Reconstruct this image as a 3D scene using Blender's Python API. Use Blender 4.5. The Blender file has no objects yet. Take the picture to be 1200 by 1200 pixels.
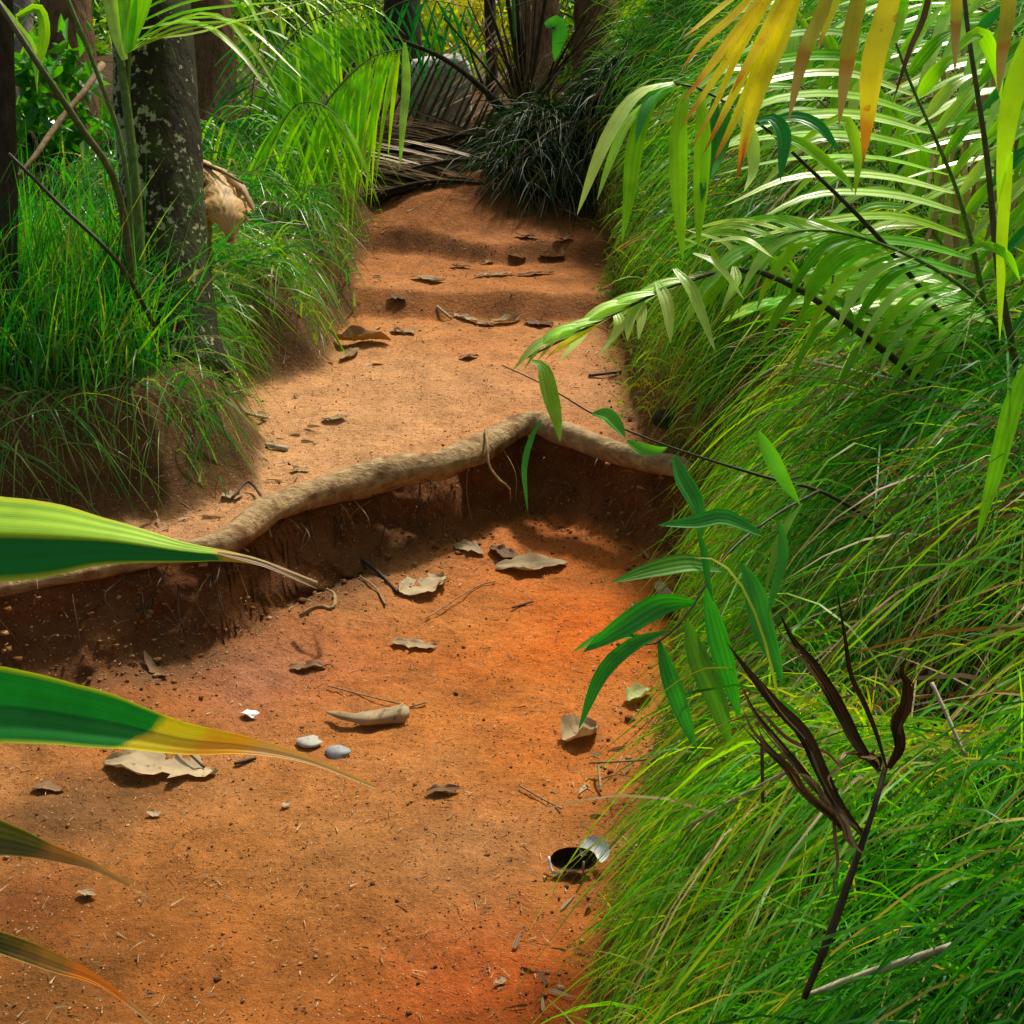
import bpy, math, random
import numpy as np
from mathutils import Vector, Matrix
random.seed(7); RNG = np.random.default_rng(11)
S = bpy.context.scene
COL = S.collection
# ------------------------------------------------------------------ camera
FPX = 1448.0; PITCH = math.radians(20); CAMZ = 1.5
cam = bpy.data.cameras.new('camera'); camo = bpy.data.objects.new('camera', cam); COL.objects.link(camo)
cam.sensor_width = 36; cam.lens = FPX/1200*36; cam.clip_end = 1000; cam.clip_start = .05
camo.location = (0, 0, CAMZ); camo.rotation_euler = (math.pi/2-PITCH, 0, 0)
S.camera = camo
FWD = np.array([0, math.cos(PITCH), -math.sin(PITCH)]); UPV = np.array([0, math.sin(PITCH), math.cos(PITCH)])
RGT = np.array([1., 0, 0]); CAM = np.array([0, 0, CAMZ])
def P(u, v, t):
    """point t metres along the view axis in the direction of photo pixel (u, v)"""
    return CAM + t*(FWD + (u-600)/FPX*RGT + (600-v)/FPX*UPV)
def proj(p):
    q = p-CAM; t = q@FWD
    t = np.where(np.abs(t) < 1e-4, 1e-4, t)
    return 600+FPX*(q@RGT)/t, 600-FPX*(q@UPV)/t, t
# ------------------------------------------------------------------ noise / maths
def sst(a, b, x):
    x = np.clip((x-a)/(b-a), 0, 1); return x*x*(3-2*x)
def vnoise(x, y, seed=0):
    xi = np.floor(x).astype(np.int64); yi = np.floor(y).astype(np.int64); fx = x-xi; fy = y-yi
    fx = fx*fx*(3-2*fx); fy = fy*fy*(3-2*fy)
    def h(a, b):
        n = (a*374761393 + b*668265263 + seed*974634521) & 0xffffffff
        n = ((n ^ (n >> 13))*1274126177) & 0xffffffff
        return ((n ^ (n >> 16)) & 0xffff)/65535.0
    return (h(xi, yi)*(1-fx)+h(xi+1, yi)*fx)*(1-fy)+(h(xi, yi+1)*(1-fx)+h(xi+1, yi+1)*fx)*fy
def fbm(x, y, f, o=4, seed=0, g=.5):
    a = 1; s = 0; n = 0
    for i in range(o):
        s = s+a*(vnoise(x*f+17.3*i, y*f-9.1*i, seed+i)-.5); n += a; a *= g; f *= 2.03
    return s/n*2
def smooth(ctrl, n):
    """Catmull-Rom through control points, n samples"""
    c = np.array(ctrl, float)
    if len(c) == 2: return c[0]+(c[1]-c[0])*np.linspace(0, 1, n)[:, None]
    c = np.vstack([2*c[0]-c[1], c, 2*c[-1]-c[-2]])
    d = np.r_[0, np.cumsum(np.linalg.norm(np.diff(c[1:-1], axis=0), axis=1))]
    out = []
    for s in np.linspace(0, d[-1], n):
        i = min(max(np.searchsorted(d, s, 'right')-1, 0), len(d)-2)
        t = (s-d[i])/max(d[i+1]-d[i], 1e-9)
        p0, p1, p2, p3 = c[i:i+4]
        out.append(.5*(2*p1+(p2-p0)*t+(2*p0-5*p1+4*p2-p3)*t*t+(3*p1-p0-3*p2+p3)*t**3))
    return np.array(out)
def nrm(v): return v/np.maximum(np.linalg.norm(v, axis=-1, keepdims=True), 1e-9)
# ------------------------------------------------------------------ terrain
STEP = np.array([(-6, 2.6), (-3, 2.7), (-1.28, 2.84), (-1.01, 3.0), (-.8, 3.13), (-.66, 3.43), (-.48, 3.66), (-.25, 3.79), (-.09, 3.95), (.07, 4.12), (.17, 4.03), (.36, 3.87), (.51, 3.73), (1, 3.6), (6, 3.6)])
LEFT = np.array([(-1.9, -60), (-1.85, 1.5), (-1.8, 2.6), (-1.7, 3.1), (-1.4, 3.25), (-1.2, 3.26), (-.96, 3.28), (-.74, 3.6), (-.8, 3.95), (-.95, 4.3), (-.96, 4.5), (-.73, 4.7), (-.72, 5.4), (-.7, 6.0), (-.72, 6.5), (-.55, 6.95), (-.4, 7.5), (-1.2, 12), (-3, 60)])
RIGHT = np.array([(-.1, -60), (.02, 1), (.11, 1.64), (.15, 1.85), (.21, 2.05), (.29, 2.26), (.36, 2.62), (.47, 3.3), (.50, 3.67), (.45, 4.0), (.42, 4.42), (.44, 5.23), (.5, 6.17), (.42, 6.7), (.38, 7.1), (.5, 7.6), (2.2, 12), (6, 60)])
def sdist(x, y, poly):
    """signed distance, positive on the left side of the polyline"""
    best = np.full(x.shape, 1e9); sg = np.zeros(x.shape)
    for (ax, ay), (bx, by) in zip(poly[:-1], poly[1:]):
        dx, dy = bx-ax, by-ay; L2 = dx*dx+dy*dy
        t = np.clip(((x-ax)*dx+(y-ay)*dy)/L2, 0, 1)
        ex = x-(ax+t*dx); ey = y-(ay+t*dy); d = np.hypot(ex, ey)
        m = d < best-1e-9
        best = np.where(m, d, best); sg = np.where(m, np.sign(dx*(y-ay)-dy*(x-ax)), sg)
    return best*np.where(sg == 0, 1, sg)
UPY = [0, 3.5, 3.8, 4.4, 5.2, 5.5, 5.63, 6.05, 6.2, 6.3, 6.7, 6.95, 7.3, 8, 10, 14, 400]
UPZ = [.25, .27, .295, .35, .41, .425, .53, .565, .575, .67, .72, .84, .90, .98, 1.15, 1.25, 1.25]
HOL = (.72, 1.78)
def fields(x, y):
    wx = x+.05*fbm(x, y, 2.5, 3, 5); wy = y+.05*fbm(x, y, 2.5, 3, 9)
    s = wy-np.interp(wx, STEP[:, 0], STEP[:, 1])-.015
    return s, sdist(wx, wy, LEFT), -sdist(wx, wy, RIGHT)
def height(x, y):
    x = np.asarray(x, float); y = np.asarray(y, float)
    s, dl, dr = fields(x, y)
    face = s+.035*fbm(x, y, 3.5, 3, 21)
    w = sst(-.19, .02, face)
    low = .055*sst(-.55, -.06, s)-.045*sst(-.35, -.1, s)*sst(-.25, -.6, x)+.02*fbm(x, y, .9, 3, 3)
    up = np.interp(y+.16*fbm(x, y*.4, 1.6, 3, 14)*sst(4.6, 5.2, y)*sst(7.5, 6.8, y), UPY, UPZ)+.02*fbm(x, y, 1.3, 3, 4)
    h = low*(1-w)+up*w
    dl = np.maximum(dl, 0); dr = np.maximum(dr, 0)
    h = h+.34*sst(0, .24, dl)+.14*sst(.2, 1.6, dl)+.05*fbm(x, y, 3, 3, 8)*sst(0, .4, dl)
    A = np.interp(y, [0, 1.5, 4, 6.5, 8, 14], [.42, .6, .95, 1.02, .7, .3])
    h = h+A*(1-np.exp(-dr/.33))+.3*np.clip(dr, 0, 2.2)+.06*fbm(x, y, 2.3, 3, 12)*sst(0, .5, dr)
    h = h+.16*np.exp(-((x+.45)/.4)**2-((y-6.75)/.3)**2)+.34*np.exp(-((x-.24)/.42)**2-((y-7.12)/.26)**2)
    h = h-.24*np.exp(-((x-HOL[0])/.17)**2-((y-HOL[1])/.22)**2)
    near = sst(60, 12, np.hypot(x, y))
    h = h+.014*fbm(x, y, 5, 4, 31)*near+.009*fbm(x, y, 16, 3, 33)*near+.004*fbm(x, y, 38, 2, 35)*near*sst(5, 3.5, y)
    return h
def G(u, v, lift=0.0):
    """where the view ray of photo pixel (u, v) meets the ground"""
    d = FWD+(u-600)/FPX*RGT+(600-v)/FPX*UPV
    t = np.linspace(.8, 14, 2600); p = CAM+t[:, None]*d
    below = p[:, 2] < height(p[:, 0], p[:, 1])
    i = int(np.argmax(below)) if below.any() else 2599
    q = p[i].copy(); q[2] = float(height(q[0], q[1]))+lift
    return q
def HZ(x, y): return float(height(np.array([x]), np.array([y]))[0])
# ------------------------------------------------------------------ mesh helpers
class Buf:
    def __init__(s): s.v = []; s.f = []; s.a = []; s.n = 0
    def add(s, v, f, a):
        v = np.asarray(v, float)
        s.v.append(v); s.f += [tuple(i+s.n for i in q) for q in f]; s.a.append(np.asarray(a, float)); s.n += len(v)
    def build(s, name, mat, parent=None, smooth_=True, origin=None):
        v = np.vstack(s.v); a = np.vstack(s.a)
        o0 = np.zeros(3)
        if parent is None: o0 = np.array(origin if origin is not None else v.mean(0))
        else: o0 = np.array(parent.matrix_world_loc) if False else np.array(WL.get(parent.name, (0, 0, 0)))
        me = bpy.data.meshes.new(name); me.from_pydata((v-o0).tolist(), [], s.f)
        at = me.color_attributes.new('tint', 'FLOAT_COLOR', 'POINT')
        at.data.foreach_set('color', np.hstack([a, np.ones((len(a), 1))]).astype(np.float32).ravel())
        if smooth_: me.polygons.foreach_set('use_smooth', [True]*len(me.polygons))
        me.materials.append(mat); me.update()
        o = bpy.data.objects.new(name, me); COL.objects.link(o)
        if parent is None: o.location = o0; WL[o.name] = tuple(o0)
        else: o.parent = parent; WL[o.name] = tuple(o0)
        return o
WL = {}
def empty(name, loc):
    o = bpy.data.objects.new(name, None); COL.objects.link(o); o.location = loc; o.empty_display_size = .1
    WL[o.name] = tuple(loc); return o
def tag(o, label=None, cat=None, group=None, kind=None):
    if label: o['label'] = label
    if cat: o['category'] = cat
    if group: o['group'] = group
    if kind: o['kind'] = kind
    return o
def np_mesh(name, verts, quads, tint, mat, kind, label=None, cat=None, smooth_=True):
    me = bpy.data.meshes.new(name); n = len(verts); q = len(quads)
    me.vertices.add(n); me.vertices.foreach_set('co', verts.astype(np.float32).ravel())
    me.loops.add(q*4); me.loops.foreach_set('vertex_index', quads.astype(np.int32).ravel())
    me.polygons.add(q); me.polygons.foreach_set('loop_start', np.arange(0, q*4, 4, dtype=np.int32))
    me.update(calc_edges=True)
    at = me.color_attributes.new('tint', 'FLOAT_COLOR', 'POINT')
    at.data.foreach_set('color', np.hstack([tint, np.ones((n, 1))]).astype(np.float32).ravel())
    if smooth_: me.polygons.foreach_set('use_smooth', np.ones(q, dtype=bool))
    me.materials.append(mat)
    o = bpy.data.objects.new(name, me); COL.objects.link(o)
    tag(o, label, cat, None, kind); return o
def tube(b, pts, rad, n=8, rnd=.5, cap=True, rough=0, seed=1, flat=1):
    pts = np.asarray(pts, float); N = len(pts)
    rad = np.interp(np.linspace(0, 1, N), np.linspace(0, 1, len(rad)), rad) if hasattr(rad, '__len__') else np.full(N, rad)
    T = nrm(np.gradient(pts, axis=0)); ref = np.array([0, 0, 1.]) if abs(T[:, 2]).mean() < .8 else np.array([1., 0, 0])
    A = nrm(np.cross(T, ref)); B = nrm(np.cross(T, A))
    th = np.linspace(0, 2*np.pi, n, endpoint=False)
    L = np.r_[0, np.cumsum(np.linalg.norm(np.diff(pts, axis=0), axis=1))]
    rr = rad[:, None]*np.ones((1, n))
    if rough: rr = rr*(1+rough*fbm(np.cos(th)[None]*1.3+L[:, None]*7, np.sin(th)[None]*1.3+seed*5.1+L[:, None]*2, 1.2, 4, seed))
    v = pts[:, None]+rr[..., None]*(A[:, None]*np.cos(th)[None, :, None]+flat*B[:, None]*np.sin(th)[None, :, None])
    f = [(i*n+j, i*n+(j+1) % n, (i+1)*n+(j+1) % n, (i+1)*n+j) for i in range(N-1) for j in range(n)]
    if cap: f += [tuple(range(n-1, -1, -1)), tuple((N-1)*n+j for j in range(n))]
    s = np.linspace(0, 1, N)
    a = np.stack([np.repeat(s, n), np.tile(th/(2*np.pi), N), np.full(N*n, rnd)], 1)
    b.add(v.reshape(-1, 3), f, a)
def strip(b, sp, w, nh, fold=.25, nc=3, rnd=.5, pleat=0, npl=6, curl=0):
    """leaf blade: spine sp, full width w along it, nh a hint for the upper side"""
    sp = np.asarray(sp, float); N = len(sp); w = np.asarray(w, float)
    T = nrm(np.gradient(sp, axis=0)); nh = np.asarray(nh, float)
    A = nrm(np.cross(T, nh)); Nn = nrm(np.cross(A, T))
    u = np.linspace(-1, 1, nc)
    off = fold*np.abs(u)*.5 - curl*u*u*.5
    if pleat: off = off+pleat*np.abs(((u+1)*npl*.5) % 1-.5)
    v = sp[:, None]+A[:, None]*(u*.5)[None, :, None]*w[:, None, None]+Nn[:, None]*off[None, :, None]*w[:, None, None]
    f = [(i*nc+j, i*nc+j+1, (i+1)*nc+j+1, (i+1)*nc+j) for i in range(N-1) for j in range(nc-1)]
    s = np.linspace(0, 1, N)
    a = np.stack([np.repeat(s, nc), np.tile((u+1)/2, N), np.full(N*nc, rnd)], 1)
    b.add(v.reshape(-1, 3), f, a)
def wprof(n, w, a=.25, tip=.03, base=.35):
    """width along a lance-shaped leaflet, widest at a"""
    s = np.linspace(0, 1, n)
    r = np.where(s < a, base+(1-base)*np.sin(s/a*np.pi/2), np.cos((s-a)/(1-a)*np.pi/2)**.8)
    return w*np.maximum(r, tip)
# ------------------------------------------------------------------ materials
def newmat(name):
    m = bpy.data.materials.new(name); m.use_nodes = True; nt = m.node_tree; nt.nodes.clear()
    out = nt.nodes.new('ShaderNodeOutputMaterial')
    def N(t, **k):
        n = nt.nodes.new(t)
        for a, v in k.items():
            if a.startswith('i_'): n.inputs[a[2:].replace('_', ' ')].default_value = v
            else: setattr(n, a, v)
        return n
    def L(a, b): nt.links.new(a, b)
    return m, nt, N, L, out
def ramp(N, stops, interp='LINEAR'):
    r = N('ShaderNodeValToRGB'); r.color_ramp.interpolation = interp; e = r.color_ramp.elements
    while len(e) < len(stops): e.new(.5)
    for k, (p, c) in zip(e, stops): k.position = p; k.color = (*c, 1)
    return r
def mix(N, L, a, b, f, mode='MIX'):
    m = N('ShaderNodeMix', data_type='RGBA', blend_type=mode)
    for s, x in ((0, f), (6, a), (7, b)):
        if hasattr(x, 'is_output'): L(x, m.inputs[s])
        else: m.inputs[s].default_value = x if s == 0 else (*x, 1)
    return m.outputs[2]
def leaf_mat(name, cols, tip=None, stripes=0, trans=.45, rough=.38, spec=.5, blotch=None, edge=None, sat=1.35, sk=.6, half=None, skew=0, fine=0):
    """cols: ramp over the per-leaf value; tip: ramp stops along the leaf [(pos, colour or None)]"""
    m, nt, N, L, out = newmat(name)
    at = N('ShaderNodeAttribute', attribute_name='tint'); sp = N('ShaderNodeSeparateColor'); L(at.outputs['Color'], sp.inputs[0])
    r = ramp(N, [(i/max(1, len(cols)-1), c) for i, c in enumerate(cols)]); L(sp.outputs[2], r.inputs[0])
    c = r.outputs[0]
    tc = N('ShaderNodeTexCoord')
    nz = N('ShaderNodeTexNoise', i_Scale=14, i_Detail=4); L(tc.outputs['Object'], nz.inputs['Vector'])
    v = N('ShaderNodeMapRange', i_From_Min=.3, i_From_Max=.7, i_To_Min=.72, i_To_Max=1.25); L(nz.outputs[0], v.inputs[0])
    hs = N('ShaderNodeHueSaturation'); L(c, hs.inputs['Color']); L(v.outputs[0], hs.inputs['Value']); c = hs.outputs[0]
    bump = None
    f2 = N('ShaderNodeMath', operation='MULTIPLY'); L(sp.outputs[1], f2.inputs[0]); f2.inputs[1].default_value = 31*2*math.pi*fine
    f3 = N('ShaderNodeMath', operation='SINE'); L(f2.outputs[0], f3.inputs[0])
    if fine:
        f4 = N('ShaderNodeMapRange', i_From_Min=-1, i_From_Max=1, i_To_Min=.84, i_To_Max=1.12); L(f3.outputs[0], f4.inputs[0])
        h3 = N('ShaderNodeHueSaturation'); L(c, h3.inputs['Color']); L(f4.outputs[0], h3.inputs['Value']); c = h3.outputs[0]
    if stripes:
        ml = N('ShaderNodeMath', operation='MULTIPLY'); L(sp.outputs[1], ml.inputs[0]); ml.inputs[1].default_value = stripes*2*math.pi
        sn = N('ShaderNodeMath', operation='SINE'); L(ml.outputs[0], sn.inputs[0])
        mr = N('ShaderNodeMapRange', i_From_Min=-1, i_From_Max=1, i_To_Min=0, i_To_Max=1); L(sn.outputs[0], mr.inputs[0])
        mm = N('ShaderNodeMath', operation='MULTIPLY'); L(mr.outputs[0], mm.inputs[0]); L(nz.outputs[0], mm.inputs[1])
        m3 = N('ShaderNodeMath', operation='MULTIPLY'); L(mm.outputs[0], m3.inputs[0]); m3.inputs[1].default_value = sk
        c = mix(N, L, c, cols[-1], m3.outputs[0])
        bump = N('ShaderNodeBump', i_Strength=.2, i_Distance=.0015); L(sn.outputs[0], bump.inputs['Height'])
    if half:   # one side of the midrib darker: shade of the fold put into its colour
        hr = N('ShaderNodeMapRange', i_From_Min=half[1]-.02, i_From_Max=half[1]+.02); L(sp.outputs[1], hr.inputs[0]); c = mix(N, L, c, half[0], hr.outputs[0])
    if edge:
        ab = N('ShaderNodeMath', operation='SUBTRACT'); L(sp.outputs[1], ab.inputs[0]); ab.inputs[1].default_value = .5
        ab2 = N('ShaderNodeMath', operation='ABSOLUTE'); L(ab.outputs[0], ab2.inputs[0])
        er = N('ShaderNodeMapRange', i_From_Min=.42, i_From_Max=.5); L(ab2.outputs[0], er.inputs[0])
        c = mix(N, L, c, edge, er.outputs[0])
    if tip:
        ad = N('ShaderNodeMath', operation='MULTIPLY_ADD'); L(nz.outputs[0], ad.inputs[0]); ad.inputs[1].default_value = .3
        sb = N('ShaderNodeMath', operation='ADD'); L(sp.outputs[0], sb.inputs[0]); sb.inputs[1].default_value = -.15; L(sb.outputs[0], ad.inputs[2])
        if skew:
            a2 = N('ShaderNodeMath', operation='MULTIPLY_ADD'); L(sp.outputs[1], a2.inputs[0]); a2.inputs[1].default_value = skew; L(ad.outputs[0], a2.inputs[2]); ad = a2
        for p0, p1, colr in tip:
            mr = N('ShaderNodeMapRange', i_From_Min=p0, i_From_Max=p1); L(ad.outputs[0], mr.inputs[0])
            c = mix(N, L, c, colr, mr.outputs[0])
    if blotch:
        nb = N('ShaderNodeTexNoise', i_Scale=blotch[1], i_Detail=5); L(tc.outputs['Object'], nb.inputs['Vector'])
        mr = N('ShaderNodeMapRange', i_From_Min=blotch[2], i_From_Max=blotch[2]+.08); L(nb.outputs[0], mr.inputs[0])
        c = mix(N, L, c, blotch[0], mr.outputs[0])
    pb = N('ShaderNodeBsdfPrincipled', i_Roughness=rough); pb.inputs['Specular IOR Level'].default_value = spec; L(c, pb.inputs['Base Color'])
    if bump: L(bump.outputs[0], pb.inputs['Normal'])
    if trans:
        h2 = N('ShaderNodeHueSaturation', i_Saturation=sat, i_Value=1.5, i_Hue=.49); L(c, h2.inputs['Color'])
        tr = N('ShaderNodeBsdfTranslucent'); L(h2.outputs[0], tr.inputs[0])
        ms = N('ShaderNodeMixShader'); ms.inputs[0].default_value = trans; L(pb.outputs[0], ms.inputs[1]); L(tr.outputs[0], ms.inputs[2]); L(ms.outputs[0], out.inputs[0])
    else: L(pb.outputs[0], out.inputs[0])
    return m
def wood_mat(name, c1, c2, scale=(30, 30, 4), patch=None, rough=.85, bumpd=.012, moss=None):
    m, nt, N, L, out = newmat(name)
    tc = N('ShaderNodeTexCoord'); mp = N('ShaderNodeMapping'); mp.inputs['Scale'].default_value = scale; L(tc.outputs['Object'], mp.inputs[0])
    nz = N('ShaderNodeTexNoise', i_Scale=1, i_Detail=8, i_Roughness=.65); L(mp.outputs[0], nz.inputs['Vector'])
    r = ramp(N, [(.3, c1), (.7, c2)]); L(nz.outputs[0], r.inputs[0]); c = r.outputs[0]
    if moss:
        n3 = N('ShaderNodeTexNoise', i_Scale=moss[1], i_Detail=6); L(tc.outputs['Object'], n3.inputs['Vector'])
        mr = N('ShaderNodeMapRange', i_From_Min=moss[2], i_From_Max=moss[2]+.1); L(n3.outputs[0], mr.inputs[0])
        c = mix(N, L, c, moss[0], mr.outputs[0])
    if patch:   # lichen flakes: more of them on the -x side
        n2 = N('ShaderNodeTexNoise', i_Scale=patch[1], i_Detail=5, i_Roughness=.6); L(tc.outputs['Object'], n2.inputs['Vector'])
        sx = N('ShaderNodeSeparateXYZ'); L(tc.outputs['Normal'], sx.inputs[0])
        ma = N('ShaderNodeMath', operation='MULTIPLY_ADD'); L(sx.outputs[0], ma.inputs[0]); ma.inputs[1].default_value = -.09; n4 = N('ShaderNodeTexNoise', i_Scale=7, i_Detail=3); L(tc.outputs['Object'], n4.inputs['Vector']); m4 = N('ShaderNodeMath', operation='MULTIPLY_ADD'); L(n4.outputs[0], m4.inputs[0]); m4.inputs[1].default_value = .55; L(n2.outputs[0], m4.inputs[2]); m5 = N('ShaderNodeMath', operation='SUBTRACT'); L(m4.outputs[0], m5.inputs[0]); m5.inputs[1].default_value = .275; L(m5.outputs[0], ma.inputs[2])
        mr = N('ShaderNodeMapRange', i_From_Min=patch[2], i_From_Max=patch[2]+.03); L(ma.outputs[0], mr.inputs[0])
        c = mix(N, L, c, patch[0], mr.outputs[0])
    pb = N('ShaderNodeBsdfPrincipled', i_Roughness=rough); pb.inputs['Specular IOR Level'].default_value = .25; L(c, pb.inputs['Base Color'])
    bp = N('ShaderNodeBump', i_Strength=.8, i_Distance=bumpd); L(nz.outputs[0], bp.inputs['Height']); L(bp.outputs[0], pb.inputs['Normal'])
    L(pb.outputs[0], out.inputs[0]); return m
def soil_mat(name):
    m, nt, N, L, out = newmat(name)
    at = N('ShaderNodeAttribute', attribute_name='tint'); tc = N('ShaderNodeTexCoord')
    def noise(s, d=6, r=.6): 
        n = N('ShaderNodeTexNoise', i_Scale=s, i_Detail=d, i_Roughness=r); L(tc.outputs['Object'], n.inputs['Vector']); return n.outputs[0]
    n1 = noise(7, 5); n2 = noise(55, 7, .7); n3 = noise(190, 4, .7)
    v1 = N('ShaderNodeMapRange', i_From_Min=.3, i_From_Max=.7, i_To_Min=.78, i_To_Max=1.2); L(n1, v1.inputs[0])
    v2 = N('ShaderNodeMapRange', i_From_Min=.3, i_From_Max=.7, i_To_Min=.74, i_To_Max=1.24); L(n2, v2.inputs[0])
    v3 = N('ShaderNodeMapRange', i_From_Min=.3, i_From_Max=.7, i_To_Min=.8, i_To_Max=1.18); L(n3, v3.inputs[0])
    m1 = N('ShaderNodeMath', operation='MULTIPLY'); L(v1.outputs[0], m1.inputs[0]); L(v2.outputs[0], m1.inputs[1])
    m2 = N('ShaderNodeMath', operation='MULTIPLY'); L(m1.outputs[0], m2.inputs[0]); L(v3.outputs[0], m2.inputs[1])
    hs = N('ShaderNodeHueSaturation'); L(at.outputs['Color'], hs.inputs['Color']); L(m2.outputs[0], hs.inputs['Value'])
    c = hs.outputs[0]
    # pale grit and dark crumbs
    vo = N('ShaderNodeTexVoronoi', i_Scale=120); L(tc.outputs['Object'], vo.inputs['Vector'])
    g = N('ShaderNodeMapRange', i_From_Min=.3, i_From_Max=.2); L(vo.outputs['Distance'], g.inputs[0])
    sc = N('ShaderNodeSeparateColor'); L(vo.outputs['Color'], sc.inputs[0])
    gt = N('ShaderNodeMath', operation='GREATER_THAN'); gt.inputs[1].default_value = .74; L(sc.outputs[0], gt.inputs[0])
    gm = N('ShaderNodeMath', operation='MULTIPLY'); L(g.outputs[0], gm.inputs[0]); L(gt.outputs[0], gm.inputs[1])
    gr = ramp(N, [(0, (.06, .02, .008)), (.45, (.10, .035, .012)), (.5, (.5, .27, .13)), (1, (.62, .38, .2))]); L(sc.outputs[1], gr.inputs[0])
    c = mix(N, L, c, gr.outputs[0], gm.outputs[0])
    pb = N('ShaderNodeBsdfPrincipled', i_Roughness=.92); pb.inputs['Specular IOR Level'].default_value = .15; L(c, pb.inputs['Base Color'])
    ad = N('ShaderNodeMath', operation='MULTIPLY_ADD'); L(n3, ad.inputs[0]); ad.inputs[1].default_value = .35; L(n2, ad.inputs[2])
    ad2 = N('ShaderNodeMath', operation='MULTIPLY_ADD'); L(gm.outputs[0], ad2.inputs[0]); ad2.inputs[1].default_value = .35; L(ad.outputs[0], ad2.inputs[2])
    bp = N('ShaderNodeBump', i_Strength=.9, i_Distance=.016); L(ad2.outputs[0], bp.inputs['Height']); L(bp.outputs[0], pb.inputs['Normal'])
    L(pb.outputs[0], out.inputs[0]); return m
def plain_mat(name, c1, c2, scale=40, rough=.7, spec=.3, bd=.003):
    m, nt, N, L, out = newmat(name)
    tc = N('ShaderNodeTexCoord'); nz = N('ShaderNodeTexNoise', i_Scale=scale, i_Detail=6); L(tc.outputs['Object'], nz.inputs['Vector'])
    r = ramp(N, [(.3, c1), (.7, c2)]); L(nz.outputs[0], r.inputs[0])
    pb = N('ShaderNodeBsdfPrincipled', i_Roughness=rough); pb.inputs['Specular IOR Level'].default_value = spec; L(r.outputs[0], pb.inputs['Base Color'])
    bp = N('ShaderNodeBump', i_Strength=.6, i_Distance=bd); L(nz.outputs[0], bp.inputs['Height']); L(bp.outputs[0], pb.inputs['Normal'])
    L(pb.outputs[0], out.inputs[0]); return m
M = {}; HALF = .56; SKEW = .05
M['soil'] = soil_mat('red_soil')
M['grass'] = leaf_mat('grass_blade', [(.02, .13, .02), (.05, .28, .03), (.11, .42, .035), (.26, .52, .045), (.46, .5, .09), (.5, .4, .16)], trans=.48, rough=.42, spec=.3)
M['grass_blue'] = leaf_mat('grass_blade_deep', [(.015, .1, .03), (.035, .21, .045), (.085, .32, .05), (.2, .38, .07), (.36, .33, .12)], trans=.45, rough=.34)
M['palm_lit'] = leaf_mat('palm_leaflet_lit', [(.14, .5, .05), (.36, .68, .1), (.6, .78, .24)], stripes=3, trans=.45, rough=.3, spec=.7)  # glossier palm copy, sunlit highlights put into its paler colour
M['grass_dark'] = leaf_mat('grass_blade_shaded', [(.008, .03, .006), (.02, .07, .012), (.05, .12, .02), (.12, .16, .04)], trans=.25, rough=.5, spec=.2)  # dark copy of the grass, shade put into the blade colour
M['straw'] = leaf_mat('dry_straw', [(.10, .055, .02), (.22, .13, .05), (.42, .29, .13), (.5, .4, .22)], trans=.2, rough=.6)
M['big'] = leaf_mat('palm_leaf_big', [(.012, .14, .03), (.03, .26, .02), (.42, .7, .03)], stripes=6, sk=1.3, half=((.012, .2, .035), HALF), fine=1, blotch=((.2, .22, .03), 55, .7), trans=.32, rough=.42, spec=.3, edge=(.5, .6, .03),
                    tip=[(.80, .83, (.5, .42, .05)), (.84, .88, (.4, .27, .13))])
M['big_yellow'] = leaf_mat('palm_leaf_yellow_tip', [(.012, .18, .04), (.02, .26, .04), (.03, .3, .04)], stripes=5, fine=1, blotch=((.16, .16, .03), 60, .7), trans=.36, rough=.42, spec=.3, skew=SKEW, edge=(.4, .52, .03),
                    tip=[(.66, .69, (.8, .72, .03)), (.735, .78, (.9, .48, .03)), (.80, .86, (.8, .55, .22))])
M['olive'] = leaf_mat('palm_leaf_olive', [(.04, .06, .012), (.10, .11, .02), (.2, .2, .03)], stripes=5, trans=.35, rough=.45, edge=(.3, .3, .04),
                    tip=[(.74, .8, (.4, .22, .06)), (.86, .92, (.6, .4, .16))])
M['olive_orange'] = leaf_mat('palm_leaf_withering', [(.04, .06, .012), (.10, .11, .02), (.2, .2, .03)], stripes=5, trans=.35, rough=.45, edge=(.5, .4, .06), tip=[(.60, .68, (.4, .25, .05)), (.74, .78, (.9, .3, .02)), (.88, .93, (.8, .5, .2))])
M['palm'] = leaf_mat('palm_leaflet', [(.03, .24, .015), (.10, .44, .02), (.22, .62, .03), (.42, .72, .05)], stripes=3, trans=.58, rough=.42, spec=.16)
M['palm_teal'] = leaf_mat('palm_leaflet_shaded', [(.015, .15, .04), (.03, .26, .05), (.07, .34, .045)], stripes=3, trans=.45, rough=.35, spec=.4)  # darker bluish copy of the palm leaflet, shade put into its colour
M['yellow'] = leaf_mat('palm_leaflet_yellow', [(.95, .7, .03), (.97, .88, .06), (.85, .9, .06)], stripes=3, trans=.6, rough=.35, sat=1.1,
                    tip=[(.78, .88, (.75, .36, .03)), (.93, .99, (.25, .1, .03))], blotch=((.6, .2, .02), 24, .63))
M['yellow_brown'] = leaf_mat('palm_leaflet_browning', [(.4, .42, .03), (.5, .45, .03), (.55, .5, .03)], stripes=3, trans=.4, rough=.4, sat=1.1,
                    tip=[(.6, .64, (.5, .26, .02)), (.66, .76, (.52, .38, .10))])
M['bamboo_pale'] = leaf_mat('bamboo_leaf_pale', [(.04, .24, .03), (.12, .4, .04), (.25, .5, .06)], stripes=4, trans=.5, rough=.45, spec=.25, blotch=((.3, .28, .06), 45, .66))
M['bamboo'] = leaf_mat('bamboo_leaf', [(.015, .2, .04), (.035, .3, .04), (.13, .48, .04)], stripes=4, trans=.45, rough=.36, spec=.4)
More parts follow.
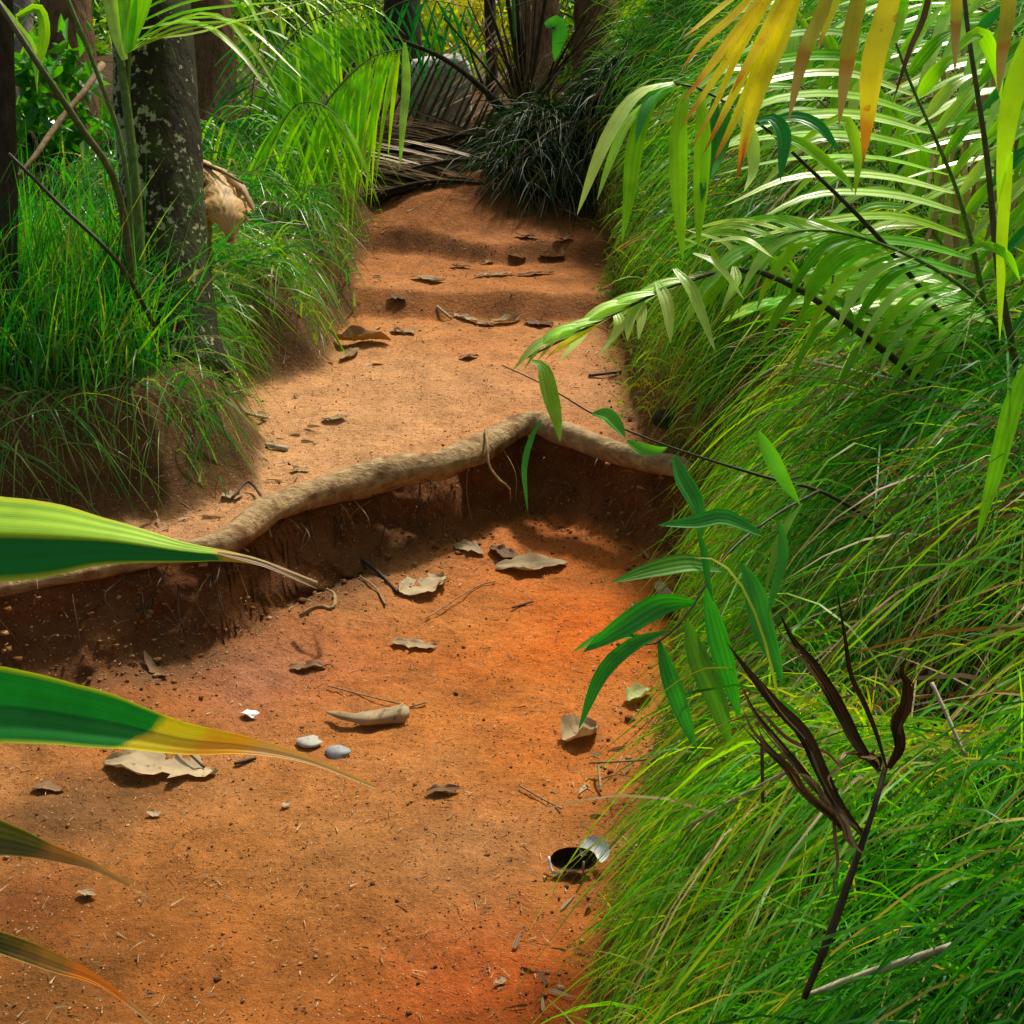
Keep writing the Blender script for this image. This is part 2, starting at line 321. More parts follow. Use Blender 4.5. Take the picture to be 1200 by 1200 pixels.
M['dead'] = leaf_mat('dead_leaf_brown', [(.022, .014, .007), (.06, .037, .016), (.17, .10, .045)], stripes=3, trans=.06, rough=.8, spec=.1)
M['dead_tan'] = leaf_mat('dead_leaf_tan', [(.16, .09, .04), (.3, .19, .09), (.42, .31, .17)], stripes=2, trans=.12, rough=.6)
M['bg'] = leaf_mat('forest_leaf', [(.02, .09, .012), (.06, .2, .02), (.16, .36, .03), (.4, .52, .04)], trans=.5, rough=.4)
M['bg_yellow'] = leaf_mat('sunlit_forest_leaf', [(.4, .55, .03), (.75, .75, .05), (.9, .85, .2)], trans=.6, rough=.45)  # sunlight on the far leaves put into their colour
M['broad'] = leaf_mat('broad_leaf', [(.03, .17, .02), (.06, .27, .03), (.12, .36, .04)], trans=.45, rough=.3)
M['rachis'] = plain_mat('green_stem', (.06, .12, .015), (.13, .22, .03), 60, .5)
M['rachis_dark'] = plain_mat('dark_stem', (.02, .02, .008), (.05, .05, .015), 60, .55)
M['rachis_olive'] = plain_mat('olive_stem', (.05, .06, .012), (.11, .12, .03), 60, .55)
M['root'] = wood_mat('root_bark', (.20, .12, .05), (.52, .37, .19), (26, 40, 40), rough=.85, bumpd=.025, moss=((.2, .1, .04), 11, .56))
M['lichen'] = wood_mat('lichen_bark', (.008, .007, .003), (.045, .038, .014), (30, 30, 9), patch=((.34, .38, .2), 42, .545), moss=((.04, .06, .01), 8, .47), bumpd=.03)
M['bark_red'] = wood_mat('fibrous_bark', (.05, .025, .011), (.24, .125, .05), (40, 40, 5), bumpd=.03)
M['bark_grey'] = wood_mat('grey_bark', (.10, .09, .075), (.36, .33, .29), (25, 25, 9), bumpd=.02)
M['bark_dark'] = wood_mat('dark_bark', (.012, .008, .004), (.06, .04, .02), (30, 30, 8), bumpd=.02, moss=((.03, .04, .01), 9, .55))
M['stick'] = wood_mat('dry_stick', (.12, .07, .035), (.4, .28, .16), (60, 60, 60), bumpd=.002)
M['stick_dark'] = wood_mat('dark_stick', (.012, .008, .005), (.09, .06, .035), (60, 60, 25), bumpd=.003, rough=.5)
M['stick_grey'] = wood_mat('grey_stick', (.2, .17, .11), (.5, .46, .34), (60, 60, 30), bumpd=.002)
M['litter'] = leaf_mat('fallen_leaf_pale', [(.2, .135, .07), (.32, .235, .13), (.43, .34, .21)], stripes=4, trans=.1, rough=.7, spec=.25, blotch=((.2, .13, .06), 40, .6))
M['litter_brown'] = leaf_mat('fallen_leaf_brown', [(.05, .025, .012), (.14, .07, .03), (.26, .15, .07)], stripes=4, trans=.08, rough=.7, spec=.25)
M['litter_green'] = leaf_mat('fallen_leaf_green', [(.3, .36, .12), (.42, .44, .2)], stripes=4, trans=.15, rough=.6)
M['stone'] = plain_mat('pale_stone', (.3, .29, .25), (.5, .48, .43), 30, .7)
M['stone_grey'] = plain_mat('grey_stone', (.2, .22, .24), (.36, .38, .4), 30, .7)
M['rock'] = plain_mat('pale_rock', (.26, .25, .24), (.6, .58, .56), 14, .9, bd=.04)
M['sheath'] = leaf_mat('dry_sheath', [(.14, .07, .02), (.42, .24, .075), (.6, .4, .17)], stripes=9, sk=.8, trans=.15, rough=.55, spec=.3, blotch=((.16, .08, .025), 16, .56))
M['husk_in'] = plain_mat('husk_inside', (.015, .008, .004), (.05, .025, .012), 60, .8)
M['husk_out'] = plain_mat('husk_outside', (.55, .58, .62), (.8, .8, .8), 60, .6)
M['foil'] = plain_mat('silver_foil', (.6, .64, .7), (.85, .87, .9), 60, .35)
# ------------------------------------------------------------------ ground sheets
def axis(segs):
    o = [segs[0][0]]
    for a, b, st in segs: o += list(np.linspace(a, b, max(2, int(round((b-a)/st))+1))[1:])
    return np.array(o)
def geo(a, b, n): return list(a*(b/a)**(np.arange(1, n+1)/n))
xs = axis([(-3, -1.6, .03), (-1.6, 1.0, .0125), (1.0, 3, .03)])
xs = np.r_[-np.array(geo(3, 400, 26))[::-1], xs, geo(3, 400, 26)]
ys = axis([(.2, 1.4, .04), (1.4, 2.5, .0125), (2.5, 4.25, .008), (4.25, 8, .025), (8, 12, .1)])
ys = np.r_[.2-np.array(geo(.3, 60, 14))[::-1], ys, 12*((500/12)**(np.arange(1, 25)/24))]
X, Y = np.meshgrid(xs, ys); Z = height(X, Y)
s_, dl_, dr_ = fields(X, Y)
gz = np.gradient(Z, axis=0)/np.gradient(Y, axis=0); gx = np.gradient(Z, axis=1)/np.gradient(X, axis=1)
slope = np.hypot(gx, gz)
def blob(u, v, r):
    p = G(u, v); return np.exp(-((X-p[0])**2+(Y-p[1])**2)/(r*r))
def C(*c): return np.array(c)[None, None, :]
def lay(c, col, k): return c*(1-k[..., None])+C(*col)*k[..., None]
nA = fbm(X, Y, 1.7, 4, 41); nB = fbm(X, Y, 4.5, 4, 47)
c = np.ones(X.shape+(3,))*C(.53, .215, .052)
c = lay(c, (.58, .31, .125), sst(-.1, .5, nA)*.8)
c = lay(c, (.54, .16, .025), sst(.0, .5, -nA)*.75)
c = lay(c, (.38, .16, .04), sst(.1, .6, nB)*.6)
up = sst(-.05, .02, s_)
c = lay(c, (.68, .41, .21), up*.8*sst(6.2, 3.8, Y))
c = lay(c, (.46, .18, .055), up*.8*sst(5.0, 6.2, Y))
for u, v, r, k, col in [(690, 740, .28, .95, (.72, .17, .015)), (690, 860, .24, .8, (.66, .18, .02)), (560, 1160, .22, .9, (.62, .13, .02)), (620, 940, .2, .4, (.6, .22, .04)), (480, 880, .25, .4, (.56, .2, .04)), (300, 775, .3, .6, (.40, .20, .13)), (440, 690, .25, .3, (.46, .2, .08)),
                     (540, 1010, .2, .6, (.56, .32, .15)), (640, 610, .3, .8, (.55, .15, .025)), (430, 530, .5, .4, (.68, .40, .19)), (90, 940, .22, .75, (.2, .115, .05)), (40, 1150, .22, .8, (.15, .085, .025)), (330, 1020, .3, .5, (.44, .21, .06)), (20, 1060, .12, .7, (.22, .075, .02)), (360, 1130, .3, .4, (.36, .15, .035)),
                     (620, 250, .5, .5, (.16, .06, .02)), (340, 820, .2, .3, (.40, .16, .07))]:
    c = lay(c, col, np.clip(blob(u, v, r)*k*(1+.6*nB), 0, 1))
c = lay(c, (.30, .115, .032), sst(.2, .5, slope)*up*.75*(dl_ < .1)*(dr_ < .1)*sst(5., 5.3, Y))  # far step risers darkened, their shade put into the soil colour
c = lay(c, (.19, .10, .045), np.clip(np.exp(-((s_+.16)/.2)**2)*(1+.8*nB), 0, 1)*sst(-.05, -.55, X)*.85*(dl_ < .1))  # left face and foot darkened further, shade painted into the soil
c = lay(c, (.19, .085, .032), sst(.5, 1.4, slope)*.85*(dl_ < .1)*(dr_ < .15))  # dark humus soil on the step face, deepened to stand for undercut shade
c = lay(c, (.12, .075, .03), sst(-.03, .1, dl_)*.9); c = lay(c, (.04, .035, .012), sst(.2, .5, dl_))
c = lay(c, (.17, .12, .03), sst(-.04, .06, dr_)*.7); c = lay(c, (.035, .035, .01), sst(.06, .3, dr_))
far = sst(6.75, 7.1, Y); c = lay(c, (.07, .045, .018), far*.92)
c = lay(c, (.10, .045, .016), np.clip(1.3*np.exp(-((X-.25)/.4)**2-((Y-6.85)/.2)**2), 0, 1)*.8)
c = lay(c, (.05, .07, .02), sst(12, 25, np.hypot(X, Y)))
c = lay(c, (.03, .022, .01), np.clip(1.4*np.exp(-((X-HOL[0])/.2)**2-((Y-HOL[1])/.25)**2), 0, 1))  # shade of the bank hollow put into near-black soil colour
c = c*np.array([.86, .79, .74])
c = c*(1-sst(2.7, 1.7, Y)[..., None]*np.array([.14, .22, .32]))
ny, nx = X.shape
idx = np.arange(nx*ny).reshape(ny, nx)
quads = np.stack([idx[:-1, :-1], idx[:-1, 1:], idx[1:, 1:], idx[1:, :-1]], -1).reshape(-1, 4)
cm = lambda a: (a[:-1, :-1]+a[1:, 1:]).ravel()/2
onpath = (cm(dl_) < .0) & (cm(dr_) < .0) & (cm(Y) > -3) & (cm(Y) < 7.0)
fm = sst(.4, 1.2, slope)*(s_ > -.3)*(s_ < .2)*(dl_ < .05)*(dr_ < .3)   # lumps and hollows on the step face, in 3-D
lump = fbm(X*1.0+Z*.6, Z*1.4, 7, 4, 61)+.2*fbm(X-Z, Z*1.3, 16, 2, 63)
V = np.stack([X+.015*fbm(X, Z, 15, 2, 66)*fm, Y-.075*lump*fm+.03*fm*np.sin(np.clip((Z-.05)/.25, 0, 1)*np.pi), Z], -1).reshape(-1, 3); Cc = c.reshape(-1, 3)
def sub(name, msk, label):
    q = quads[msk]; used = np.unique(q); mp = np.zeros(len(V), int); mp[used] = np.arange(len(used))
    return np_mesh(name, V[used], mp[q], Cc[used], M['soil'], 'structure', label)
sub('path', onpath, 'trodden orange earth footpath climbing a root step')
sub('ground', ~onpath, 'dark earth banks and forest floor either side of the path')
# ------------------------------------------------------------------ grass
def blades(roots, lean, L, W, up, droop, rnd, K=6):
    """vectorised blades: rise along up, lean sideways, bend down"""
    n = len(roots); s = np.linspace(0, 1, K)[None, :, None]
    L_ = L[:, None, None]
    p = roots[:, None]+L_*(s*up[:, None, None]*np.array([0, 0, 1.])+s*lean[:, None]+(s**2.2)*(-droop[:, None, None])*np.array([0, 0, 1.])+(s**2)*.5*droop[:, None, None]*lean[:, None])
    T = nrm(np.gradient(p, axis=1)); 
    tw = RNG.normal(0, .5, (n, 3)); ref = nrm(np.array([0, -1, .5])+tw)[:, None]
    A = nrm(np.cross(T, ref)); w = W[:, None, None]*(np.array([.7, 1, .95, .75, .45, .06]) if K == 6 else np.r_[.7, np.linspace(1, .85, K-3), .5, .06] if K > 6 else np.linspace(1, .08, K))[None, :, None]
    v = np.stack([p-A*w*.5, p+A*w*.5], 2)
    a = np.zeros((n, K, 2, 3)); a[..., 0] = s; a[..., 1] = [0, 1]; a[..., 2] = rnd[:, None, None]
    b = (np.arange(n)*K*2)[:, None]+(np.arange(K-1)*2)[None]
    q = np.stack([b, b+1, b+3, b+2], -1).reshape(-1, 4)
    return v.reshape(-1, 3), q, a.reshape(-1, 3)
class GB:
    def __init__(s): s.v = []; s.q = []; s.a = []; s.n = 0
    def add(s, v, q, a): s.v.append(v); s.q.append(q+s.n); s.a.append(a); s.n += len(v)
    def build(s, name, mat, label, cat): return np_mesh(name, np.vstack(s.v), np.vstack(s.q), np.vstack(s.a), mat, 'stuff', label, cat)
def tufts(gb, n, xr, yr, cond, per, L, W, lean_dir, lean, up, droop, rnd, spread=.04, K=6, umax=1380, lf=lambda p, dl, dr: 1.0, rej=True):
    x = RNG.uniform(*xr, n); y = RNG.uniform(*yr, n); s, dl, dr = fields(x, y); z = height(x, y)
    pt = np.stack([x, y, z], 1); u, v, t = proj(pt); dist = np.linalg.norm(pt-CAM, axis=1)
    ok = cond(x, y, s, dl, dr) & (dist > 1.22) & (u > -260) & (u < umax) & (v > -500) & (v < 1650)
    pt = pt[ok]; dr = dr[ok]; dl = dl[ok]; m = len(pt)
    if not m: return
    tl = RNG.uniform(.65, 1.25, m); tr = RNG.normal(0, .14, m)+.24*fbm(pt[:, 0], pt[:, 1], 2.2, 3, 77); ta = RNG.normal(0, .45, m)
    k = np.repeat(np.arange(m), per); N = len(k)
    r = pt[k]+np.c_[RNG.normal(0, spread, (N, 2)), np.zeros(N)]; r[:, 2] = height(r[:, 0], r[:, 1])-.01
    base = np.arctan2(lean_dir[1], lean_dir[0])
    ang = base+ta[k]+RNG.normal(0, .75, N); le = np.abs(RNG.normal(lean, .22, N))
    ld = np.c_[np.cos(ang)*le, np.sin(ang)*le, np.zeros(N)]
    LL = RNG.uniform(*L, N)*tl[k]*lf(pt[k], dl[k], dr[k]); WW = RNG.uniform(*W, N)*np.clip(np.exp(RNG.normal(-.05, .3, N)), .5, 1.45)
    U = np.clip(RNG.normal(up, .18, N), .15, 1.3); D = np.abs(RNG.normal(droop, .25, N))
    R = rnd(pt[k], dl[k], dr[k])+tr[k]+RNG.normal(0, .12, N)
    tip = r+LL[:, None]*ld*(1+.5*D[:, None]); _, tdl, tdr = fields(tip[:, 0], tip[:, 1]); keep = (np.maximum(tdr, tdl) > RNG.uniform(-.13, .02, N)) | (not rej)
    r, ld, LL, WW, U, D, R = [q_[keep] for q_ in (r, ld, LL, WW, U, D, R)]; N = len(r)
    dry = RNG.random(N) < .06
    R = np.where(dry, .95, np.clip(R, .02, .86))
    gb.add(*blades(r, ld, LL, WW, U, D, R, K))
ft = lambda base, edge=.35, far=.0: (lambda p, dl, dr: base+edge*np.exp(-np.maximum(dr, 0)/.16)+far*(p[:, 1]-2))
g = GB()
R_ = lambda lo, hi: (lambda x, y, s, dl, dr: (dr > lo) & (dr < hi))
edge = lambda p, dl, dr: .38+.62*sst(.02, .42, dr)
H1 = np.array([HOL[0], HOL[1], 0]); H2 = G(1150, 1130); H3 = G(960, 600)
bl_ = lambda x, y, q, r: np.exp(-((x-q[0])**2+(y-q[1])**2)/(r*r))
hole = lambda x, y: RNG.random(x.shape) > .45*sst(.75, 1.1, x)*sst(2.2, 2.8, y)+ 1.25*bl_(x, y, H1, .2)     # a thin dark hollow in the bank
RH = lambda lo, hi: (lambda x, y, s, dl, dr: (dr > lo) & (dr < hi) & hole(x, y))
ftn = lambda p, dl, dr: ft(.34, .3)(p, dl, dr)-.28*bl_(p[:, 0], p[:, 1], H2, .22)
# near, arching long tufts on the right bank
tufts(g, 2100, (.05, 1.5), (.95, 2.6), RH(.10, 1.2), 14, (.18, .38), (.0021, .0037), (-.75, -.7), .38, .64, 1.25, ftn, .02, lf=edge, K=7)
tufts(g, 1700, (.2, 2.0), (2.2, 4.4), RH(.10, 1.5), 13, (.2, .44), (.003, .005), (-1, -.45), .4, .58, 1.3, ft(.32, .3), .04, lf=edge)
tufts(g, 1500, (.3, 2.6), (4.2, 7.4), R_(.06, 1.7), 12, (.22, .5), (.005, .008), (-1, -.3), .45, .6, 1.0, ft(.36, .25), .06, lf=edge)
# long blades hanging down the face of the bank
tufts(g, 420, (.3, 1.6), (1.3, 3.6), R_(.25, 1.2), 4, (.38, .7), (.0026, .0042), (-.9, -.6), .5, .8, 1.25, ft(.45, .1), .03, K=9)
# short fringe where bank meets path
tufts(g, 1500, (.0, .8), (1.3, 4.4), R_(.02, .2), 8, (.05, .13), (.002, .0036), (-1, -.2), .35, .7, .6, ft(.5, .25), .03)
tufts(g, 420, (.2, .9), (4.2, 6.6), R_(-.02, .18), 8, (.07, .18), (.004, .006), (-1, -.2), .4, .7, .6, ft(.45, .25), .03)
# a few long single blades trailing over the edge
tufts(g, 90, (.05, .9), (1.5, 4.2), R_(.08, .3), 3, (.2, .36), (.0026, .004), (-1, -.4), .6, .5, 1.1, ft(.5, .2), .03)
g.build('grass', M['grass'], 'long arching green grass covering the right bank', 'grass')
g = GB(); Lc = lambda lo, hi: (lambda x, y, s, dl, dr: (dl > lo) & (dl < hi) & ~((x > -1.22) & (x < -1.0) & (y < 3.9) & (dl < .34)))
tufts(g, 1250, (-2.6, -.7), (3.2, 4.5), Lc(.25, 1.4), 14, (.3, .58), (.0035, .006), (.5, -.5), .25, .95, .5, lambda p, dl, dr: .32+0*dl, .05)
tufts(g, 620, (-2.2, -.6), (3.2, 4.7), lambda x, y, s, dl, dr: (dl > .13) & (dl < .36), 10, (.2, .42), (.003, .005), (.8, -.7), .55, .5, 1.2, lambda p, dl, dr: .58+0*dl, .04)
g.build('grass', M['grass_blue'], 'tall upright deep green grass in front of the lichen covered trunk', 'grass')
g = GB()
tufts(g, 760, (-2.4, -.5), (4.5, 6.8), Lc(.10, 1.3), 12, (.26, .52), (.005, .008), (.8, -.5), .45, .7, 1.0, lambda p, dl, dr: .45+.3*np.exp(-dl/.2), .06)
g.build('grass', M['grass_blue'], 'drooping grass on the second left mound below the hanging brown leaf', 'grass')
g = GB()
clump = lambda x, y, s, dl, dr: ((x-.24)/.38)**2+((y-7.06)/.28)**2 < 1
tufts(g, 900, (-.1, .9), (6.8, 7.6), clump, 12, (.18, .38), (.006, .009), (-.2, -1), .5, .75, .95, lambda p, dl, dr: .1+0*dl, .06, rej=False)
g.build('grass', M['grass_dark'], 'dark shaded grass clump at the end of the path', 'grass')
g = GB()
tufts(g, 620, (.5, 1.45), (6.9, 9.5), lambda x, y, s, dl, dr: (dr > .05) & (x > .125*y), 14, (.45, .9), (.006, .010), (-1, -.4), .4, .9, .7, lambda p, dl, dr: .45+0*dl, .08)
g.build('grass', M['grass'], 'tall pale green grass rising at the back of the right bank', 'grass')
g = GB()   # straw
tufts(g, 130, (HOL[0]-.12, HOL[0]+.4), (HOL[1]-.1, HOL[1]+.45), R_(.2, 1.4), 9, (.25, .5), (.003, .005), (-.8, -.6), .35, .25, 1.2, lambda p, dl, dr: .25+0*dl, .05)
tufts(g, 340, (.35, 1.6), (1.5, 4.5), R_(.35, 1.3), 9, (.25, .5), (.003, .006), (-1, -.3), .6, .35, .7, lambda p, dl, dr: .35+0*dl, .05)
tufts(g, 260, (-1.9, -.6), (3.2, 6.4), lambda x, y, s, dl, dr: (dl > .1) & (dl < .34), 6, (.12, .3), (.003, .005), (.8, -.6), .6, .3, .9, lambda p, dl, dr: .45+0*dl, .05)
tufts(g, 130, (-.1, .8), (6.7, 7.2), clump, 8, (.22, .4), (.006, .008), (-.2, -1), .5, .35, 1.1, lambda p, dl, dr: .4+0*dl, .05, rej=False)
g.build('grass', M['straw'], 'dry straw coloured grass hanging among the green', 'dry grass')
# ------------------------------------------------------------------ tree root across the step
def plane(u, v, z):
    d = FWD+(u-600)/FPX*RGT+(600-v)/FPX*UPV; return CAM+d*(z-CAMZ)/d[2]
rc = [(-330, 800, .2), (-150, 735, .23), (0, 690, .25), (80, 674, .26), (150, 657, .265), (220, 645, .27), (265, 632, .275), (300, 609, .28), (340, 586, .285), (420, 562, .29), (510, 548, .295), (570, 523, .31), (600, 504, .325), (628, 496, .335), (660, 508, .335), (700, 521, .32), (745, 537, .31), (800, 550, .3), (900, 575, .28)]
rp = smooth([plane(*q) for q in rc], 110)
rp[:, 2] += .012*fbm(np.arange(110)*1., np.zeros(110), .13, 3, 5)
b = Buf(); tube(b, rp, [.028, .026, .024, .02, .023, .022, .024, .028, .038, .043, .042, .051, .055, .046, .049, .042, .038, .043, .038, .035, .036, .03, .026], 16, .5, rough=.26, seed=3)
root = b.build('tree_root', M['root']); tag(root, 'thick pale brown tree root running across the edge of the earth step', 'root')
def rootlet(pts, r, mat='root'):
    b = Buf(); tube(b, smooth(pts, 14), [r, r*.8, r*.4], 6); return b.build('rootlet', M[mat], root)
t0 = 3.98
rootlet([P(569, 503, 4.04), P(571, 520, 3.97), P(573, 545, 3.95), P(585, 562, 3.95), P(597, 572, 3.97), P(598, 588, 4.0)], .0055)
rootlet([P(352, 722, 3.4), P(372, 711, 3.38), P(390, 713, 3.36), P(392, 697, 3.4), P(383, 690, 3.48)], .007)
for i in range(34):
    k = random.randint(28, 84); q = rp[k].copy(); q[1] -= .02; q[2] -= random.uniform(.02, .1)
    dx = random.uniform(-.06, .06); l = random.uniform(.06, .2)
    e = q+np.array([dx, -random.uniform(.03, .09), -l])
    rootlet([q, (q+e)/2+np.array([random.uniform(-.04, .04), -.035, random.uniform(0, .03)]), e], random.uniform(.0012, .003), random.choice(['root', 'stick_dark', 'stick_dark']))
# ------------------------------------------------------------------ fallen leaves and bits on the path
def ground_line(u1, v1, u2, v2, n, lift=.006):
    a, c_ = G(u1, v1), G(u2, v2); p = a+(c_-a)*np.linspace(0, 1, n)[:, None]
    p[:, 2] = height(p[:, 0], p[:, 1])+lift; return p
def fallen(name, line, wid, mat, label, cat, group=None, rag=.35, curl=.28, lift=.012, rnd=None, bend=.0):
    lift *= .45; n = 15; p = ground_line(*line, n); L = np.linalg.norm(p[-1]-p[0]); s = np.linspace(0, 1, n)
    sd = random.randint(0, 999)
    p[:, 2] += lift*(np.abs(s-.5)*1.4)**1.5*random.uniform(.4, 1.3)+lift*.5*np.maximum(0, fbm(s*5, s*0, 1, 2, sd))
    side = nrm(np.cross(p[-1]-p[0], [0, 0, 1.])); p = p+side*(bend*L*np.sin(s*np.pi))[:, None]
    wp = wid*np.clip(np.sin(np.pi*np.clip(s*.96+.03, 0, 1))**.7*(1+rag*fbm(s*7, s*0, 1, 3, sd+3)), .06, 2)
    b = Buf(); T = nrm(np.gradient(p, axis=0)); A = nrm(np.cross(T, [0, 0, 1.])); nc = 7; u = np.linspace(-1, 1, nc)
    ed = 1+rag*fbm(np.repeat(s[:, None]*9, nc, 1), u[None]*2+np.zeros((n, 1)), 1, 3, sd+9)
    v = p[:, None]+A[:, None]*(u[None]*.5*wp[:, None]*ed)[..., None]+np.array([0, 0, 1.])*((curl*u*u*.5*wp[:, None]*(1+.8*fbm(s[:, None]*4+0*u[None], u[None]+0*s[:, None], 1, 2, sd+5)))+.10*wid*fbm(s[:, None]*8+0*u[None], u[None]*2+0*s[:, None], 1, 2, sd+6))[..., None]
    f = [(i*nc+j, i*nc+j+1, (i+1)*nc+j+1, (i+1)*nc+j) for i in range(n-1) for j in range(nc-1)]
    if rag > .3: f = [q for q in f if not (random.random() < .14*rag and (q[0] % nc in (0, nc-2)))]
    a = np.stack([np.repeat(s, nc), np.tile((u+1)/2, n), np.full(n*nc, random.random() if rnd is None else rnd)], 1)
    b.add(v.reshape(-1, 3), f, a); o = b.build(name, M[mat])
    tag(o, label, cat, group); return o
def pt2(u1, v1, u2, v2, wpx):  # leaf width in metres from its height in the photo at that place
    t = (G((u1+u2)/2, (v1+v2)/2)-CAM)@FWD; return wpx*t/FPX
GL = 'dead leaves fallen on the path'
for ln, wpx, mat, lab, k in [
    ((582, 668, 665, 663), 30, 'litter', 'long pale torn leaf lying flat on the orange earth below the root', {}),
    ((470, 700, 522, 680), 34, 'litter', 'pale ragged leaf with a raised torn corner beside a bundle of thin roots', dict(lift=.04)),
    ((532, 642, 568, 653), 22, 'litter', 'small pale leaf just left of a darker leaf below the root', {}),
    ((574, 645, 608, 656), 22, 'litter_brown', 'small brownish curled leaf right of a pale leaf below the root', {}),
    ((458, 757, 512, 760), 18, 'litter', 'narrow pale leaf alone on the reddish earth in mid path', {}),
    ((123, 898, 254, 910), 46, 'litter', 'largest pale dead leaf lying left of the path below the yellow leaf tip', dict(rag=.45)),
    ((660, 873, 700, 856), 34, 'litter', 'cupped pale leaf casting a small shadow on bright orange earth', dict(curl=.8, rag=.2)),
    ((736, 828, 763, 813), 20, 'litter_green', 'small greenish leaf standing curled near the grass edge', dict(curl=.9, lift=.03, rag=.2)),
    ((770, 685, 816, 684), 24, 'litter', 'white torn leaf half hidden at the grass edge behind bamboo leaves', dict(rag=.5)),
    ((340, 784, 383, 783), 14, 'litter_brown', 'narrow purplish brown leaf below the dark earth bank', dict(curl=.3, rag=.15)),
    ((500, 934, 540, 927), 12, 'litter_brown', 'thin dark curl of leaf in the middle of the near path', dict(curl=.4, rag=.1)),
    ((38, 927, 78, 927), 14, 'litter_brown', 'dark flat leaf at the left edge of the near path', {}),
    ((377, 494, 407, 492), 12, 'litter', 'small tan leaf on the pale upper path left of the root arch', {}),
    ((340, 554, 364, 553), 10, 'litter', 'tiny tan leaf on the upper path just above the root', {}),
    ((260, 586, 286, 582), 16, 'litter', 'pale leaf beside the dark twig tangle at the foot of the left bank', {}),
    ((394, 402, 458, 404), 20, 'litter_brown', 'dark curled bark like leaf lying against the left bank', dict(curl=1.0, lift=.05, rag=.2)),
    ((400, 425, 420, 412), 12, 'litter_brown', 'crumpled dark leaf in front of the curled bark by the left bank', dict(lift=.05)),
    ((460, 388, 486, 393), 18, 'litter', 'orange tan leaf on the upper path near the left bank', {}),
    ((533, 371, 560, 380), 11, 'litter', 'tan leaf at the left end of the row on the second step', dict(lift=.04)),
    ((575, 382, 612, 370), 11, 'litter', 'long tan leaf tilted up in the row on the second step', dict(lift=.05, curl=.8)),
    ((552, 378, 580, 383), 10, 'litter_brown', 'brown leaf between two tan leaves on the second step', {}),
    ((616, 378, 648, 384), 16, 'litter_brown', 'flat brown leaf at the right end of the row on the second step', {}),
    ((538, 421, 561, 419), 12, 'litter_brown', 'small black leaf alone in the middle of the upper path', {}),
    ((482, 327, 522, 331), 12, 'litter', 'broken tan leaf at the left of the far step', {}),
    ((555, 326, 605, 322), 8, 'litter', 'thin pale strip of leaf along the edge of the far step', {}),
    ((605, 323, 650, 321), 8, 'litter_brown', 'thin brown strip of leaf at the right of the far step', {}),
    ((528, 313, 552, 315), 6, 'litter_brown', 'dark leaf on the far path left of the small folded leaf', {}),
    ((564, 310, 580, 306), 7, 'litter_brown', 'small dark folded leaf on the far path', dict(lift=.06)),
    ((596, 301, 617, 304), 12, 'litter', 'pale curled leaf on the far path right of the dark folded leaf', {}),
    ((632, 302, 664, 303), 10, 'litter_brown', 'flat dark leaf on the far path near the right bank', {}),
    ((604, 277, 632, 280), 8, 'litter_brown', 'crumpled dark leaf under the shaded grass at the path end', dict(lift=.05)),
    ((650, 283, 675, 280), 8, 'litter_brown', 'dark leaf heap piece at the foot of the right bank at path end', dict(lift=.05)),
    ((172, 957, 191, 957), 8, 'litter', 'tiny tan leaf scrap on the near path at left', {}),
    ((92, 1050, 114, 1055), 9, 'litter', 'tiny grey leaf scrap low on the near left path', {}),
    ((330, 950, 342, 945), 8, 'litter', 'tiny pale scrap right of centre left on the near path', {}),
    ((578, 1158, 594, 1152), 8, 'litter', 'tiny white leaf scrap near the bottom of the path', {}),
    ((735, 1152, 760, 1149), 9, 'litter_green', 'tiny pale leaf scrap in the grass fringe at bottom', {}),
    ((455, 350, 478, 356), 9, 'litter_brown', 'dark crumpled leaf beside the left bank above the bark curl', dict(lift=.05)),
    ((170, 770, 197, 797), 9, 'litter_brown', 'thin brown leaf below the dark bank at left', {}),
]: fallen('fallen_leaf', ln, pt2(*ln, wpx)*1.3, mat, lab, 'fallen leaf', GL, **k)
def stick(name, pts, r, mat, lab, cat='stick', group='sticks and straws lying about', flat=1):
    b = Buf(); tube(b, smooth(pts, 16), r, 7, rough=.25, seed=random.randint(0, 99), flat=flat); return tag(b.build(name, M[mat]), lab, cat, group)
def gl(*uv, lift=.008): return [G(u, v, lift) for u, v in uv]
stick('twig', gl((384, 808), (430, 819), (472, 829)), .0022, 'stick', 'thin tan twig lying above the rolled pale leaf')
stick('twig', gl((430, 838), (470, 834), (500, 827)), .0024, 'stick', 'thin brown twig touching the right end of the rolled pale leaf')
stick('twig', gl((609, 925), (635, 940), (658, 953)), .0022, 'stick', 'short straight tan twig on the near path left of the husk')
stick('twig', gl((275, 899), (300, 892)), .004, 'stick_dark', 'short dark twig under the yellow leaf tip')
stick('twig', [G(195, 880, .03), G(218, 893, .03), G(240, 906, .012)], .003, 'stick_dark', 'dark twig lying across the largest pale dead leaf')
stick('twig', gl((512, 362), (529, 375)), .006, 'stick_grey', 'short pale twig on the second step')
stick('twig', gl((690, 443), (728, 438)), .006, 'stick_dark', 'dark twig on the upper path beside the right bank')
stick('twig', gl((289, 487), (313, 493)), .006, 'stick_grey', 'short whitish twig at the foot of the left bank')
stick('twig', gl((312, 524), (337, 529)), .008, 'stick_grey', 'stubby whitish twig at the tip of the left bank')
stick('twig', gl((420, 655), (445, 675), (466, 698)), .006, 'stick_dark', 'dark root like twig leaning at the base of the bank')
stick('twig', gl((422, 678), (440, 692), (452, 712)), .003, 'stick', 'thin tan twig beside the dark twig at the bank base')
stick('twig', gl((600, 716), (625, 708)), .003, 'stick_dark', 'tiny dark twig in the middle of the lower path')
stick('twig', gl((500, 728), (555, 692), (580, 684)), .0022, 'stick', 'thin bent twig beside the ragged pale leaf')
